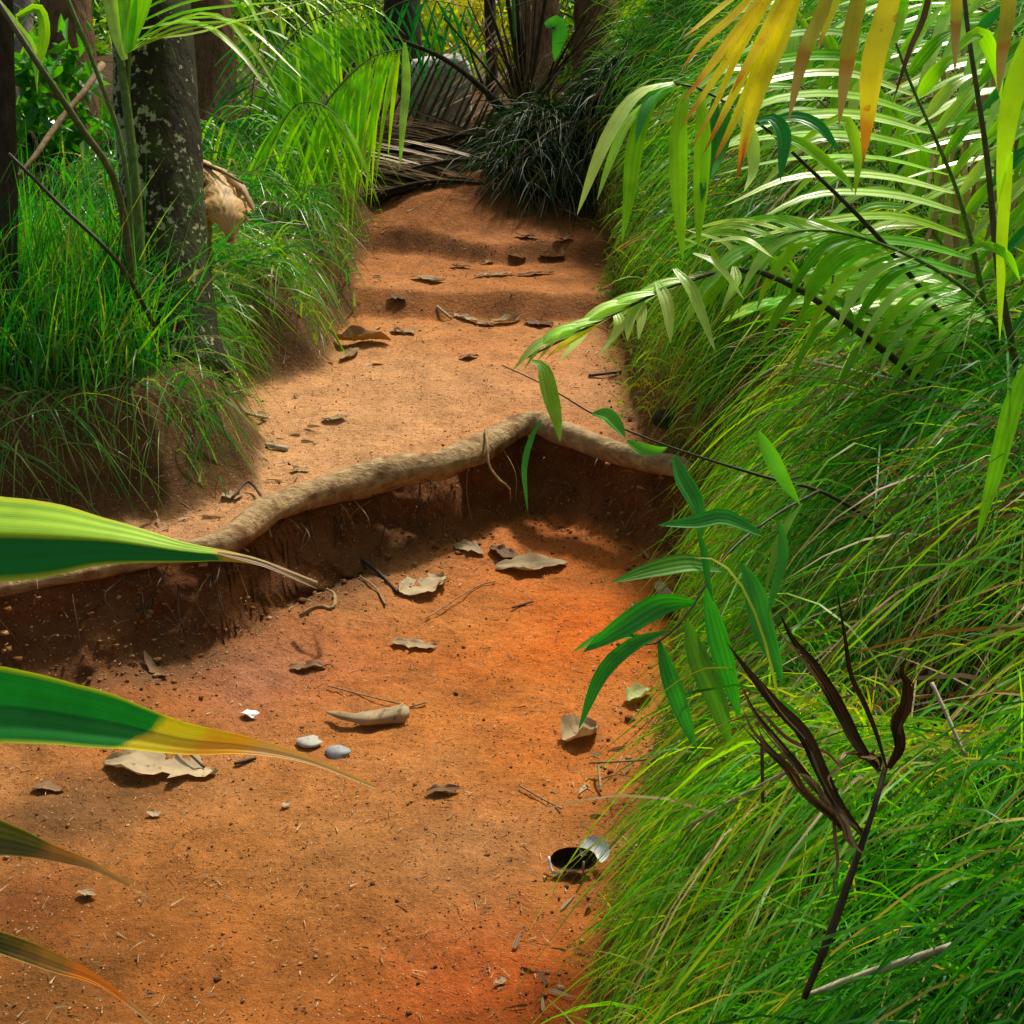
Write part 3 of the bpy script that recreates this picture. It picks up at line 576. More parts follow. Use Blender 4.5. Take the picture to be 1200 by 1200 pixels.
stick('twig', [G(272, 588, .01), G(292, 576, .03), G(310, 590, .008)], .004, 'stick_dark', 'dark twig tangle by the silver scrap')
stick('straw', [G(690, 908, .03), P(760, 890, 2.75), P(830, 878, 2.45), P(890, 890, 2.15)], .0026, 'stick', 'long tan straw reaching from the path into the right grass', 'straw')
stick('straw', [P(701, 895, 2.78), G(704, 932, .01)], .0035, 'stick', 'short tan straw hanging off the long straw', 'straw')
stick('straw', [P(800, 972, 1.85), P(860, 938, 1.72), P(925, 903, 1.62)], .003, 'stick_grey', 'pale straight straw lying over the grass left of the dead stalk', 'straw')
stick('stick', [P(944, 1168, 1.36), P(1010, 1143, 1.34), P(1116, 1108, 1.30)], [.0035, .0045, .004], 'stick_grey', 'whitish stick lying in grass at the foot of the dark dead stalk')
stick('twig', [P(893, 862, 1.7), P(894, 945, 1.68)], .0025, 'stick_dark', 'short dark upright twig in the grass left of the dead stalk')
stick('straw', [P(1092, 800, 1.6), P(1131, 885, 1.55)], .0026, 'stick_grey', 'pale straw slanting in the dark grass at right', 'straw')
stick('straw', [P(955, 425, 2.9), P(1060, 448, 2.7), P(1140, 470, 2.6)], .004, 'stick_grey', 'long pale straw lying over grass below the palm', 'straw')
stick('straw', [P(985, 415, 2.95), P(1080, 452, 2.7), P(1180, 462, 2.55)], .004, 'stick', 'tan straw crossing the pale straw below the palm', 'straw')
# rolled leaf
b = Buf(); p = smooth([G(384, 843, .02), G(420, 852, .022), G(450, 850, .024), G(480, 846, .024)], 16); s = np.linspace(0, 1, 16)
T = nrm(np.gradient(p, axis=0)); A = nrm(np.cross(T, [0, 0, 1.])); th = np.linspace(-.6, 4.6, 14); r = (.003+.021*np.clip(s*1.15, 0, 1)**.8*np.clip((1.04-s)*9, .35, 1))*(1+.25*fbm(s*6, s*0, 1, 3, 4))
v = p[:, None]+A[:, None]*(r[:, None]*np.cos(th)[None]*1.2)[..., None]+np.array([0, 0, 1.])*(r[:, None]*np.sin(th)[None]*.9)[..., None]
b.add(v.reshape(-1, 3), [(i*14+j, i*14+j+1, (i+1)*14+j+1, (i+1)*14+j) for i in range(15) for j in range(13)], np.stack([np.repeat(s, 14), np.tile(np.linspace(0, 1, 14), 16), np.full(224, .55)], 1))
tag(b.build('rolled_leaf', M['litter']), 'thick pale rolled up leaf like a pod lying mid path', 'rolled leaf')
def stone(u, v, r, mat, lab, sq=.55, cat='stone', nm='stone'):
    q = G(u, v, r*sq*.5); b = Buf(); n, m_ = 14, 9
    th = np.linspace(0, 2*np.pi, n, endpoint=False); ph = np.linspace(.05, np.pi-.05, m_)
    d = np.stack([np.sin(ph)[:, None]*np.cos(th), np.sin(ph)[:, None]*np.sin(th), np.cos(ph)[:, None]+0*th], -1)
    k = 1+.3*fbm(d[..., 0]+u, d[..., 1]+d[..., 2]*1.7, 1.3, 3, int(u))
    v_ = q+d*k[..., None]*r*np.array([1.15, .9, sq])
    b.add(v_.reshape(-1, 3), [(i*n+j, (i+1)*n+j, (i+1)*n+(j+1) % n, i*n+(j+1) % n) for i in range(m_-1) for j in range(n)], np.full((n*m_, 3), .5))
    return tag(b.build(nm, M[mat]), lab, cat)
stone(362, 872, .026, 'stone', 'flat pale stone left of the grey stone on mid path', .35)
stone(397, 885, .026, 'stone_grey', 'rounded bluish grey stone below the rolled leaf', .5)
stone(785, 497, .05, 'bark_dark', 'dark clod at the foot of the right bank above the root', .6, 'clod', 'earth_clod')
# husk: dark bowl with a white flap
hk = empty('broken_husk', G(678, 1020)); tag(hk, 'broken husk with dark hollow and white flap beside the grass', 'husk')
c0 = G(676, 1018, .0); n = 18
def bowl(cx, rx, ry, rz, a0, a1, nm, mat, tilt=0., up=0):
    b = Buf(); th = np.linspace(a0, a1, n); ph = np.linspace(.0, 1, 8)
    x = rx*np.cos(th)[None]*ph[:, None]; y = ry*np.sin(th)[None]*ph[:, None]; z = rz*(ph[:, None]**2)*(1+.15*np.sin(3*th)[None])
    v = np.stack([x+cx, y*np.cos(tilt)-z*np.sin(tilt), y*np.sin(tilt)+z*np.cos(tilt)+up], -1)+c0
    b.add(v.reshape(-1, 3), [(i*n+j, i*n+j+1, (i+1)*n+j+1, (i+1)*n+j) for i in range(7) for j in range(n-1)], np.full((n*8, 3), .5))
    return b.build(nm, M[mat], hk)
bowl(-.008, .046, .024, .03, 0, 2*np.pi, 'shell', 'husk_in', .85, .016)
bowl(.034, .03, .03, .012, -1.2, 3.6, 'flap', 'husk_out', .5, .036)
b = Buf(); tube(b, smooth([c0+np.array([-.057, -.005, .03]), c0+np.array([-.05, -.022, .008]), c0+np.array([-.028, -.028, .003]), c0+np.array([-.035, .02, .05]), ][:3], 8), .003, 6); b.build('rim', M['husk_out'], hk)
b = Buf(); tube(b, np.array([c0+np.array([.008, -.05, .0]), c0+np.array([.01, -.05, .05])]), .0022, 6); b.build('stalk', M['stick'], hk)
def scrap(u, v, w, mat, lab):
    q = G(u, v, .008); b = Buf(); n = 5; g_ = np.stack(np.meshgrid(np.linspace(-1, 1, n), np.linspace(-.6, .6, n)), -1).reshape(-1, 2)
    z = .5*w*fbm(g_[:, 0]*1.7+u, g_[:, 1]*1.7, 1.2, 2, 4)
    b.add(q+np.c_[g_[:, 0]*w+g_[:, 1]*w*.7, g_[:, 1]*w-g_[:, 0]*w*.5, z+w*.3], [(i*n+j, i*n+j+1, (i+1)*n+j+1, (i+1)*n+j) for i in range(n-1) for j in range(n-1)], np.full((n*n, 3), .5))
    tag(b.build('litter_scrap', M[mat], None, False), lab, 'scrap')
scrap(293, 841, .017, 'foil', 'small shiny crumpled scrap on reddish earth left of the pale stone')
scrap(310, 594, .026, 'foil', 'bluish white crumpled scrap at the end of the left bank above the root')
# crumbs: chips and fibres pressed into the earth
g = GB(); n = 9000
x = RNG.uniform(-1.7, .6, n); y = 1.5+5.2*RNG.random(n)**1.3; s, dl, dr = fields(x, y); ok = (dl < .05) & (dr < .03)
x = x[ok]; y = y[ok]; n = len(x); a_ = RNG.uniform(0, 6.28, n); L_ = RNG.uniform(.004, .02, n)*RNG.choice([1, 1, 1, 1.8], n)
d = np.c_[np.cos(a_), np.sin(a_), RNG.normal(0, .12, n)]
rt = np.c_[x, y, height(x, y)+.005]
K = 3; v, q, a = blades(rt, d, L_, RNG.uniform(.0012, .004, n), np.full(n, .02), np.full(n, .05), np.clip(RNG.beta(.8, .9, n), .02, .98), K)
v[:, 2] = np.maximum(v[:, 2], height(v[:, 0], v[:, 1])+.003)
g.add(v, q, a); g.build('leaf_litter', M['straw'], 'fine straw chips and leaf crumbs scattered over the path', 'litter')
n = 900
x = RNG.uniform(-1.4, .6, n); y = 1.6+5*RNG.random(n)**1.2; s, dl, dr = fields(x, y); ok = ((dr > -.14) & (dr < .04) | (dl > -.2) & (dl < .1) | (s > .02) & (s < .12) & (RNG.random(n) < .15)) & (dl < .12)
x = x[ok]; y = y[ok]; n = len(x); a_ = RNG.uniform(0, 6.28, n); g = GB()
v, q, a = blades(np.c_[x, y, height(x, y)+.006], np.c_[np.cos(a_), np.sin(a_), RNG.normal(0, .15, n)], RNG.uniform(.02, .06, n), RNG.uniform(.004, .014, n), np.full(n, .12), np.full(n, .15), RNG.uniform(0, 1, n), 6)
v[:, 2] = np.maximum(v[:, 2], height(v[:, 0], v[:, 1])+.003); g.add(v, q, a); g.build('leaf_litter', M['dead_tan'], 'small dry leaf pieces drifted along the edges of the path', 'litter')
def crumbs(n, xr, yr, size, sel, name, label):
    x = RNG.uniform(*xr, n); y = yr[0]+(yr[1]-yr[0])*RNG.random(n)**1.4; s, dl, dr = fields(x, y); ok = sel(x, y, s, dl, dr); x = x[ok]; y = y[ok]; n = len(x)
    cube = np.array([(a_, b_, c_) for c_ in (-1, 1) for b_ in (-1, 1) for a_ in (-1, 1)], float)*.58
    sz = RNG.uniform(*size, n)*np.exp(RNG.normal(0, .4, n)); th = RNG.uniform(0, 6.28, n)
    v = cube[None]*(1+RNG.normal(0, .22, (n, 8, 3)))*sz[:, None, None]*np.array([1.2, 1, .7])
    v = np.stack([v[..., 0]*np.cos(th)[:, None]-v[..., 1]*np.sin(th)[:, None], v[..., 0]*np.sin(th)[:, None]+v[..., 1]*np.cos(th)[:, None], v[..., 2]], -1)+np.c_[x, y, height(x, y)+sz*.25][:, None]
    q = (np.arange(n)*8)[:, None, None]+np.array([[0, 2, 3, 1], [4, 5, 7, 6], [0, 1, 5, 4], [2, 6, 7, 3], [0, 4, 6, 2], [1, 3, 7, 5]])[None]
    cl_ = np.array([(.42, .16, .04), (.5, .24, .08), (.3, .12, .035), (.2, .09, .035), (.55, .33, .16)])[RNG.integers(0, 5, n)]*RNG.uniform(.7, 1.1, (n, 1))
    np_mesh(name, v.reshape(-1, 3), q.reshape(-1, 4), np.repeat(cl_, 8, 0), M['soil'], 'stuff', label)
crumbs(9000, (-1.7, .6), (1.5, 6.6), (.0010, .0026), lambda x, y, s, dl, dr: (dl < .03) & (dr < .02), 'soil_crumbs', 'loose crumbs of orange earth on the path')
crumbs(6500, (-1.8, .6), (2.5, 4.3), (.0025, .0065), lambda x, y, s, dl, dr: (s > -.5) & (s < -.02) & (dl < .2) & (dr < .1) & (RNG.random(x.shape) < np.exp(-(s+.12)**2/.03)), 'soil_crumbs', 'earth clods crumbled along the foot of the step')
crumbs(2600, (-.2, .6), (1.5, 5.5), (.0018, .0045), lambda x, y, s, dl, dr: (dr > -.12) & (dr < .06), 'soil_crumbs', 'earth clods along the right edge of the path')
# dense little roots and bits on the dark banks
g = GB(); n = 3000
x = RNG.uniform(-2, .5, n); y = RNG.uniform(2.5, 6.9, n); s, dl, dr = fields(x, y); ok = ((dl > -.05) & (dl < .35)) | ((s > -.14) & (s < .0) & (dl < .3))
x = x[ok]; y = y[ok]; n = len(x); a_ = RNG.uniform(0, 6.28, n)
rt = np.c_[x, y, height(x, y)+.004]; d = np.c_[np.cos(a_)*.7, -np.abs(np.sin(a_))*.7, RNG.normal(-.3, .3, n)]
v, q, a = blades(rt, d, RNG.uniform(.02, .09, n), RNG.uniform(.0015, .004, n), np.full(n, .25), np.full(n, .5), RNG.uniform(0, .8, n), 4)
g.add(v, q, a); g.build('leaf_litter', M['straw'], 'dead grass fibres and fine roots on the bare banks', 'litter')
# ------------------------------------------------------------------ leaves given by photo points
VIEW = lambda p: nrm(CAM-p)
def leaf(parent, name, pts, w, mat, nh=None, fold=.3, rnd=None, a=.3, n=12, nc=3, tip=.03, base=.35, pleat=0, npl=6, curl=0, label=None):
    if mat == 'palm' and random.random() < .33: mat = 'palm_lit'
    p = smooth([P(*q) for q in pts], n)
    p = p+np.sin(np.linspace(0, random.uniform(3, 8), n)+random.uniform(0, 6))[:, None]*RNG.normal(0, .035, 3)*w
    if nh is None: nh = nrm(VIEW(p.mean(0))*.6+np.array([0, .0, .9])+RNG.normal(0, .15, 3))
    if mat in ('palm', 'palm_lit', 'palm_teal'): w *= .88
    b = Buf(); strip(b, p, wprof(n, w, a, tip, base), nh, fold, nc, random.random() if rnd is None else rnd, pleat, npl, curl)
    o = b.build(name, M[mat], parent)
    if label: o['label'] = label
    return o
def stem(parent, name, pts, r, mat, n=22, k=7, rough=.06, world=False):
    p = smooth(pts if world else [P(*q) for q in pts], n); b = Buf(); tube(b, p, r, k, rough=rough, seed=random.randint(0, 99)); return b.build(name, M[mat], parent)
def px(w, t): return w*t/FPX
# foreground frond at the left: big pleated leaflets on a stalk outside the frame
root_l = G(-330, 1190); fr = empty('palm_frond', root_l); tag(fr, 'large green and yellow tipped palm leaflets reaching in from the left edge', 'palm frond')
stem(fr, 'stalk', [root_l-np.array([0, 0, .05]), P(-320, 1130, 1.32), P(-300, 900, 1.2), P(-290, 640, 1.12), P(-300, 300, 1.1)], [.014, .012, .009, .006], 'rachis', world=True)
def bigleaf(sp, wid, mat, nh, rnd, lab, fold=.5, nc=25, pleat=.03, npl=11):
    n = 40; p = smooth([P(*q[:3]) for q in sp], n)
    w = np.interp(np.linspace(0, 1, n), np.linspace(0, 1, len(wid)), wid); w = np.convolve(np.pad(w, 2, 'edge'), np.ones(5)/5, 'valid')*(1+.05*fbm(np.linspace(0, 14, n), np.zeros(n), 1, 3, int(wid[1]*1e4)))
    b = Buf(); strip(b, p, w, nh, fold, nc, rnd, pleat, npl); o = b.build('leaflet', M[mat], fr); o['label'] = lab; return o
k = 1.15/FPX
bigleaf([(-295, 650, 1.12), (-120, 622, 1.14), (0, 622, 1.15), (120, 630, 1.16), (215, 645, 1.17), (262, 650, 1.175), (310, 660, 1.18), (372, 683, 1.2)], np.array([24, 80, 104, 106, 88, 46, 20, 7, 4])*k*1.12, 'big', np.array([.05, -.72, .7]), .75, 'bright striped green leaflet with a split brown tip', fold=-.5)
leaf(fr, 'leaf_tip', [(255, 648, 1.174), (310, 662, 1.178), (372, 690, 1.19)], px(7, 1.18), 'dead_tan', rnd=.4)
bigleaf([(-290, 870, 1.18), (-120, 828, 1.17), (0, 828, 1.165), (120, 845, 1.16), (215, 866, 1.155), (290, 874, 1.15), (360, 890, 1.15), (440, 922, 1.15)], np.array([26, 78, 88, 84, 70, 46, 24, 7, 4])*k*1.12, 'big_yellow', np.array([.0, -.8, .6]), .5, 'deep green leaflet ending in a yellow and orange tip', fold=.35)
bigleaf([(-295, 960, 1.2), (-120, 965, 1.2), (0, 982, 1.2), (70, 1002, 1.2), (110, 1015, 1.2), (152, 1037, 1.2)], np.array([24, 66, 74, 70, 52, 22, 10, 4])*k*1.15, 'olive', np.array([0, -.85, .5]), .3, 'short olive leaflet with a dry brown tip', fold=.15)
bigleaf([(-300, 1055, 1.26), (-100, 1078, 1.24), (0, 1104, 1.22), (70, 1130, 1.22), (120, 1152, 1.21), (185, 1203, 1.2)], np.array([20, 40, 46, 36, 22, 22, 7, 4])*k*1.15, 'olive_orange', np.array([0, -.8, .55]), .15, 'lowest leaflet withered to an orange thread', fold=.2)
leaf(fr, 'leaflet', [(-290, 800, 1.15), (-120, 850, 1.13), (-20, 878, 1.12), (26, 904, 1.12)], px(16, 1.12), 'yellow', rnd=.5, label='withered orange leaflet tip at the very edge')
# ------------------------------------------------------------------ palm on the right bank
base_r = G(1195, 470); pr = empty('palm', base_r); tag(pr, 'bushy green palm with arching fronds growing from the right bank', 'palm')
def frond(parent, pts, r, mat='rachis'):
    return stem(parent, 'frond', pts, r, mat)
# first frond: rachis climbing at the right, long leaflets to the left
rac = [(1190, 470, 2.72), (1160, 380, 2.66), (1140, 290, 2.6), (1120, 220, 2.56), (1095, 160, 2.5), (1068, 100, 2.46), (1050, 50, 2.42)]
f1 = frond(pr, rac, [.008, .006, .004, .0025]); q = smooth(rac, 100)
for i in range(15):
    u, v, t = q[int(16+83*i/14.5)]; j = random.uniform
    L = (150+130*math.sin(math.pi*(i+2.0)/18))*j(.88, 1.08)
    leaf(f1, 'leaflet', [(u, v, t), (u-L*.33, v-22+j(-3, 3), t-.02), (u-L*.7, v-20+j(-5, 5), t-.07), (u-L, v+j(-3, 22), t-.12)], px(j(17, 22), t), 'palm', rnd=j(.3, 1), a=.35)
    if i > 1:
        L = j(70, 120)*(1-.02*i); leaf(f1, 'leaflet', [(u+2, v, t), (u+L*.45, v-L*.5, t-.01), (u+L*.85, v-L*.8+j(-8, 8), t+.0)], px(j(15, 20), t), 'palm', rnd=j(.2, .9))
# second frond: leaflets hanging under an arched rachis
rac = [(1195, 470, 2.7), (1165, 375, 2.6), (1095, 315, 2.52), (1000, 276, 2.46), (930, 272, 2.4), (880, 296, 2.36)]
f2 = frond(pr, rac, [.006, .005, .003, .002]); q = smooth(rac, 100)
for i in range(18):
    u, v, t = q[int(22+76*i/17.5)]; j = random.uniform; L = j(90, 135)*(1-.25*(i/17))
    leaf(f2, 'leaflet', [(u, v, t), (u-L*.45, v+L*.18, t-.03), (u-L*.8, v+L*.6, t-.05), (u-L*.95, v+L*.95, t-.06)], px(j(14, 19), t), 'palm', rnd=j(.2, 1))
    leaf(f2, 'leaflet', [(u, v, t), (u-L*.6, v-14, t+.03), (u-L*1.25, v+j(-8, 14), t+.04)], px(j(13, 18), t), 'palm', rnd=j(.4, 1))
# third frond: dark rachis, pale lit tip over the path
rac = [(1150, 500, 2.72), (1085, 450, 2.62), (1000, 384, 2.5), (930, 336, 2.42), (868, 316, 2.36), (790, 335, 2.3), (700, 378, 2.25), (608, 424, 2.22)]
f3 = frond(pr, rac, [.009, .008, .006, .003, .0015], 'rachis_dark'); q = smooth(rac, 100)
for i in range(9):
    u, v, t = q[int(60+30*i/9)]; j = random.uniform
    leaf(f3, 'leaflet', [(u, v, t), (u-50, v+14+j(-4, 4), t-.02), (u-105+i*3, v+52+j(-6, 6), t-.03)], px(j(12, 16), t), 'palm_lit', rnd=j(.3, 1))
for a_, b_, c_ in [((745, 345), (752, 368), (748, 398)), ((790, 315), (812, 345), (838, 412)), ((812, 298), (842, 312), (872, 352)), ((835, 284), (872, 282), (906, 302)), ((770, 330), (782, 360), (786, 402)), ((720, 362), (726, 385), (700, 420)), ((690, 380), (676, 402), (655, 424)), ((760, 338), (740, 372), (735, 400)), ((860, 312), (862, 335), (845, 362))]:
    leaf(f3, 'leaflet', [(*a_, 2.3), (*b_, 2.27), (*c_, 2.25)], px(random.uniform(15, 20), 2.28), 'palm_lit', rnd=random.uniform(.4, 1), nh=np.array([-.1, -.1, 1.]))
leaf(f3, 'leaflet', [(700, 380, 2.25), (665, 402, 2.24), (640, 420, 2.23)], px(11, 2.24), 'yellow', rnd=.8, label='yellowed leaflet near the tip of the frond')
for i in range(10):
    u, v, t = q[int(22+36*i/9)]; j = random.uniform; L = j(60, 100)
    leaf(f3, 'leaflet', [(u, v, t), (u-L*.2, v-L*.35, t), (u-L*.75, v-L*.55, t-.02)], px(j(11, 15), t), 'palm', rnd=j(.1, .7))
    if i % 2: leaf(f3, 'leaflet', [(u, v, t), (u-L*.3, v+L*.3, t-.02), (u-L*.6, v+L*.9, t-.04)], px(j(11, 15), t), 'palm', rnd=j(.1, .5))
# fourth frond: broad drooping leaflets in front of the far grass
rac = [(1140, 420, 2.7), (1040, 290, 2.5), (930, 180, 2.34), (885, 142, 2.28), (820, 104, 2.22), (790, 98, 2.2)]
f4 = frond(pr, rac, [.007, .006, .0045, .003, .002], 'rachis_dark')
for pts, w in [([(790, 98), (748, 112), (712, 165), (676, 252)], 20), ([(795, 100), (765, 120), (742, 190), (730, 284)], 22), ([(792, 100), (740, 140), (715, 190), (700, 235)], 14), ([(805, 104), (796, 150), (797, 230), (800, 306)], 22), ([(820, 110), (824, 160), (822, 230), (818, 292)], 20),
               ([(838, 116), (836, 150), (828, 200), (822, 238)], 18), ([(850, 120), (850, 150), (840, 190), (828, 215)], 18), ([(862, 126), (880, 160), (882, 200), (872, 225)], 16), ([(885, 142), (905, 140), (920, 165), (914, 212)], 17), ([(890, 146), (930, 138), (960, 150), (985, 180)], 16), ([(905, 158), (940, 170), (985, 205), (1000, 225)], 15), ([(790, 98), (770, 108), (756, 130), (745, 170)], 15), ([(925, 178), (985, 140), (1005, 180), (1002, 230)], 14)]:
    tt = 2.2+max(0, (pts[0][0]-790)/100*.07); leaf(f4, 'leaflet', [(*p_, tt-.02*i) for i, p_ in enumerate(pts)], px(w*1.15, tt), 'palm_teal' if random.random() < .35 else 'palm', rnd=random.uniform(.3, .95), nh=np.array([-.3, -.5, .7]), a=.4)
# fifth frond: up high behind, crossing leaflets
rac = [(1200, 470, 2.9), (1230, 250, 2.9), (1205, 60, 2.85), (1120, 0, 2.8), (980, -20, 2.75)]
f5 = frond(pr, rac, [.007, .006, .004, .002]); q = smooth(rac, 100)
for i in range(16):
    u, v, t = q[int(40+58*i/16)]; j = random.uniform; L = j(130, 200)
    leaf(f5, 'leaflet', [(u, v, t), (u-L*.5, v+10, t-.03), (u-L, v+38+j(-12, 18), t-.06)], px(j(17, 22), t), 'palm', rnd=j(.4, 1))
    leaf(f5, 'leaflet', [(u, v, t), (u-L*.1, v+L*.35, t-.03), (u-L*.3+j(-20, 20), v+L*.75, t-.06)], px(j(15, 20), t), 'palm', rnd=j(.4, 1))
# seventh and eighth: layered behind the first
for rac, n_, L0, tt in [([(1200, 480, 3.0), (1130, 330, 3.0), (1040, 200, 2.98), (950, 110, 2.95), (870, 70, 2.92)], 17, 150, 0), ([(1205, 480, 3.05), (1190, 300, 3.1), (1150, 130, 3.15), (1090, 20, 3.15), (1030, -50, 3.15)], 17, 170, 0), ([(1195, 490, 2.75), (1120, 420, 2.75), (1030, 372, 2.72), (950, 352, 2.7), (890, 366, 2.68)], 15, 90, 0)]:
    f7 = frond(pr, rac, [.006, .005, .003, .002]); q = smooth(rac, 100)
    for i in range(n_):
        u, v, t = q[int(22+77*i/n_)]; j = random.uniform; L = L0*j(.75, 1.1)*(1-.3*i/n_)
        leaf(f7, 'leaflet', [(u, v, t), (u-L*.5, v+L*.02, t-.02), (u-L*.95, v+L*j(.2, .45), t-.04)], px(j(15, 20), t), 'palm', rnd=j(.2, 1))
        leaf(f7, 'leaflet', [(u, v, t), (u+L*.1, v-L*.45, t+.02), (u-L*.05, v-L*.85, t+.03)], px(j(14, 19), t), 'palm', rnd=j(.2, 1))
# sixth: right hand leaflets fanning to the frame edge
rac = [(1200, 470, 2.5), (1172, 330, 2.4), (1156, 180, 2.34), (1135, 40, 2.3), (1125, -60, 2.28)]
f6 = frond(pr, rac, [.008, .007, .005, .004], 'rachis_olive'); q = smooth(rac, 100)
for i in range(15):
    u, v, t = q[int(15+80*i/15)]; j = random.uniform; L = j(80, 150)
    leaf(f6, 'leaflet', [(u, v, t), (u+L*.45, v-L*.4, t-.02), (u+L, v-L*.55+j(-10, 30), t-.06)], px(j(16, 22), t), 'palm' if i % 3 else 'palm_teal', rnd=j(.1, .9))
for pts, w in [([(1210, 420), (1190, 470), (1165, 560), (1144, 634)], 26), ([(1120, 60), (1150, 40), (1168, 80), (1172, 118)], 20), ([(1215, 20), (1190, 110), (1178, 180), (1168, 240)], 30), ([(1185, 180), (1178, 240), (1174, 290), (1172, 400)], 16), ([(1205, 860), (1185, 910), (1165, 960), (1148, 1006)], 12), ([(1130, 300), (1152, 288), (1180, 300), (1196, 330)], 14)]:
    leaf(f6, 'leaflet', [(*p_, 1.95) for p_ in pts], px(w, 1.95), 'palm', rnd=random.uniform(.4, 1), nh=np.array([-.5, -.6, .5]))
# brown skirt of dry stems behind the fronds
b = Buf()
for i in range(90):
    u = random.uniform(1090, 1290); v0 = random.uniform(40, 300); v1 = v0+random.uniform(120, 260); t = random.uniform(2.85, 3.15); j = random.uniform(-30, 30)
    p_ = smooth([P(u, v0, t), P(u+j*.3, (v0+v1)/2, t), P(u-25+j, v1, t-.05)], 7); strip(b, p_, wprof(7, px(random.uniform(5, 10), t), .3), VIEW(p_[3]), .3, 3, random.random())
b.build('dead_frond', M['dead_tan'], pr)
# yellow frond hanging in from above on the right
by = G(1330, 640); yf = empty('palm_frond', by); tag(yf, 'yellow and orange drying palm frond hanging in from the top right', 'palm frond')
stem(yf, 'stalk', [by-np.array([0, 0, .05]), P(1340, 300, 2.1), P(1290, 20, 1.98), P(1180, -70, 1.92), P(1050, -70, 1.88), P(930, -45, 1.85), P(860, -10, 1.83)], [.012, .010, .007, .005, .003, .002], 'rachis', world=True)
for pts, w, mt in [([(905, -30), (860, 20), (825, 50), (797, 82)], 11, 'yellow'), ([(915, -32), (870, 30), (835, 75), (798, 122)], 13, 'yellow'), ([(925, -35), (880, 30), (840, 90), (797, 152)], 11, 'yellow'), ([(930, -38), (900, 30), (866, 100), (824, 182)], 12, 'yellow'), ([(935, -38), (905, 40), (872, 120), (834, 196)], 14, 'yellow'), ([(945, -40), (918, 40), (885, 120), (863, 212)], 20, 'yellow'), ([(940, -40), (912, 20), (880, 70), (858, 110)], 14, 'yellow'), ([(890, -25), (850, 5), (820, 30), (800, 45)], 8, 'yellow'), ([(950, -42), (905, 60), (880, 140), (868, 200)], 10, 'yellow'), ([(925, -36), (868, 60), (840, 120), (808, 178)], 8, 'yellow'), ([(938, -38), (890, 50), (850, 130), (830, 170)], 9, 'yellow'), ([(1000, -58), (985, -10), (965, 40), (958, 60)], 9, 'yellow'),
                   ([(985, -55), (962, 20), (944, 60), (924, 142)], 17, 'yellow_brown'), ([(1020, -60), (1002, 20), (994, 70), (983, 148)], 19, 'yellow_brown'), ([(1060, -65), (1040, 20), (1022, 80), (1011, 192)], 26, 'yellow'), ([(1122, -65), (1121, 10), (1120, 40), (1119, 86)], 12, 'yellow_brown'), ([(1185, -62), (1182, 10), (1175, 60), (1170, 112)], 16, 'yellow_brown'), ([(1095, -68), (1086, 10), (1066, 60), (1046, 120)], 7, 'dead')]:
    t = 1.86; leaf(yf, 'leaflet', [(*p_, t-.012*i) for i, p_ in enumerate(pts)], px(w*1.1, t), mt, rnd=random.uniform(.1, .9), nh=np.array([-.4, -.7, .5]), a=.45)
# ------------------------------------------------------------------ bamboo branch over the path edge
bb = G(1075, 640); bam = empty('bamboo_branch', bb); tag(bam, 'thin bamboo branch with narrow green leaves leaning over the path edge', 'bamboo')
stem(bam, 'stem', [bb-np.array([0, 0, .04]), P(1020, 610, 2.3), P(960, 575, 2.22), P(900, 560, 2.2), P(780, 522, 2.16), P(700, 488, 2.14), P(640, 452, 2.12), P(588, 428, 2.12)], [.0045, .004, .0032, .0022, .0015, .001], 'rachis_dark', world=True)
stem(bam, 'stem', [(960, 575, 2.22), (905, 606, 2.08), (850, 652, 1.98), (805, 720, 1.93), (775, 750, 1.92), (752, 757, 1.92), (738, 740, 1.91)], [.003, .0025, .002, .0015], 'rachis_dark')
for pts, w, rn in [([(622, 424), (636, 432), (646, 465), (656, 518)], 20, .9), ([(695, 484), (712, 486), (724, 500), (732, 514)], 15, .8), ([(735, 516), (752, 526), (770, 528), (782, 524)], 12, .9), ([(634, 492), (622, 515), (614, 550), (618, 600)], 8, .6), ([(888, 504), (902, 530), (918, 560), (938, 592)], 17, .95), ([(893, 628), (850, 606), (815, 612), (770, 616)], 22, .35), ([(845, 668), (810, 660), (770, 668), (716, 682)], 22, .2), ([(812, 706), (775, 708), (735, 732), (682, 764)], 24, .35), ([(750, 745), (720, 744), (700, 748), (672, 764)], 11, .9), ([(780, 740), (740, 756), (705, 790), (678, 856)], 20, .4), ([(772, 752), (784, 790), (800, 835), (818, 880)], 22, .5), ([(806, 728), (820, 775), (840, 825), (858, 882)], 24, .45), ([(828, 692), (842, 740), (856, 790), (868, 845)], 26, .5), ([(868, 660), (885, 700), (900, 750), (915, 800)], 24, .55), ([(790, 535), (800, 560), (815, 590), (824, 628)], 24, .5), ([(915, 608), (918, 650), (908, 690), (900, 720)], 12, .6), ([(940, 590), (920, 620), (905, 660), (896, 700)], 10, .8), ([(818, 620), (826, 650), (830, 680), (836, 705)], 10, .3)]:
    t = 1.92 if pts[0][1] > 600 else 2.08
    leaf(bam, 'leaf', [(*p_, t-.01*i) for i, p_ in enumerate(pts)], px(w*random.uniform(.85, 1.2), t), 'bamboo_pale' if random.random() < .2 else 'bamboo', rnd=rn, nh=np.array([-.2, -.75, .6])+RNG.normal(0, .3, 3), a=.4, base=.2, tip=.02)
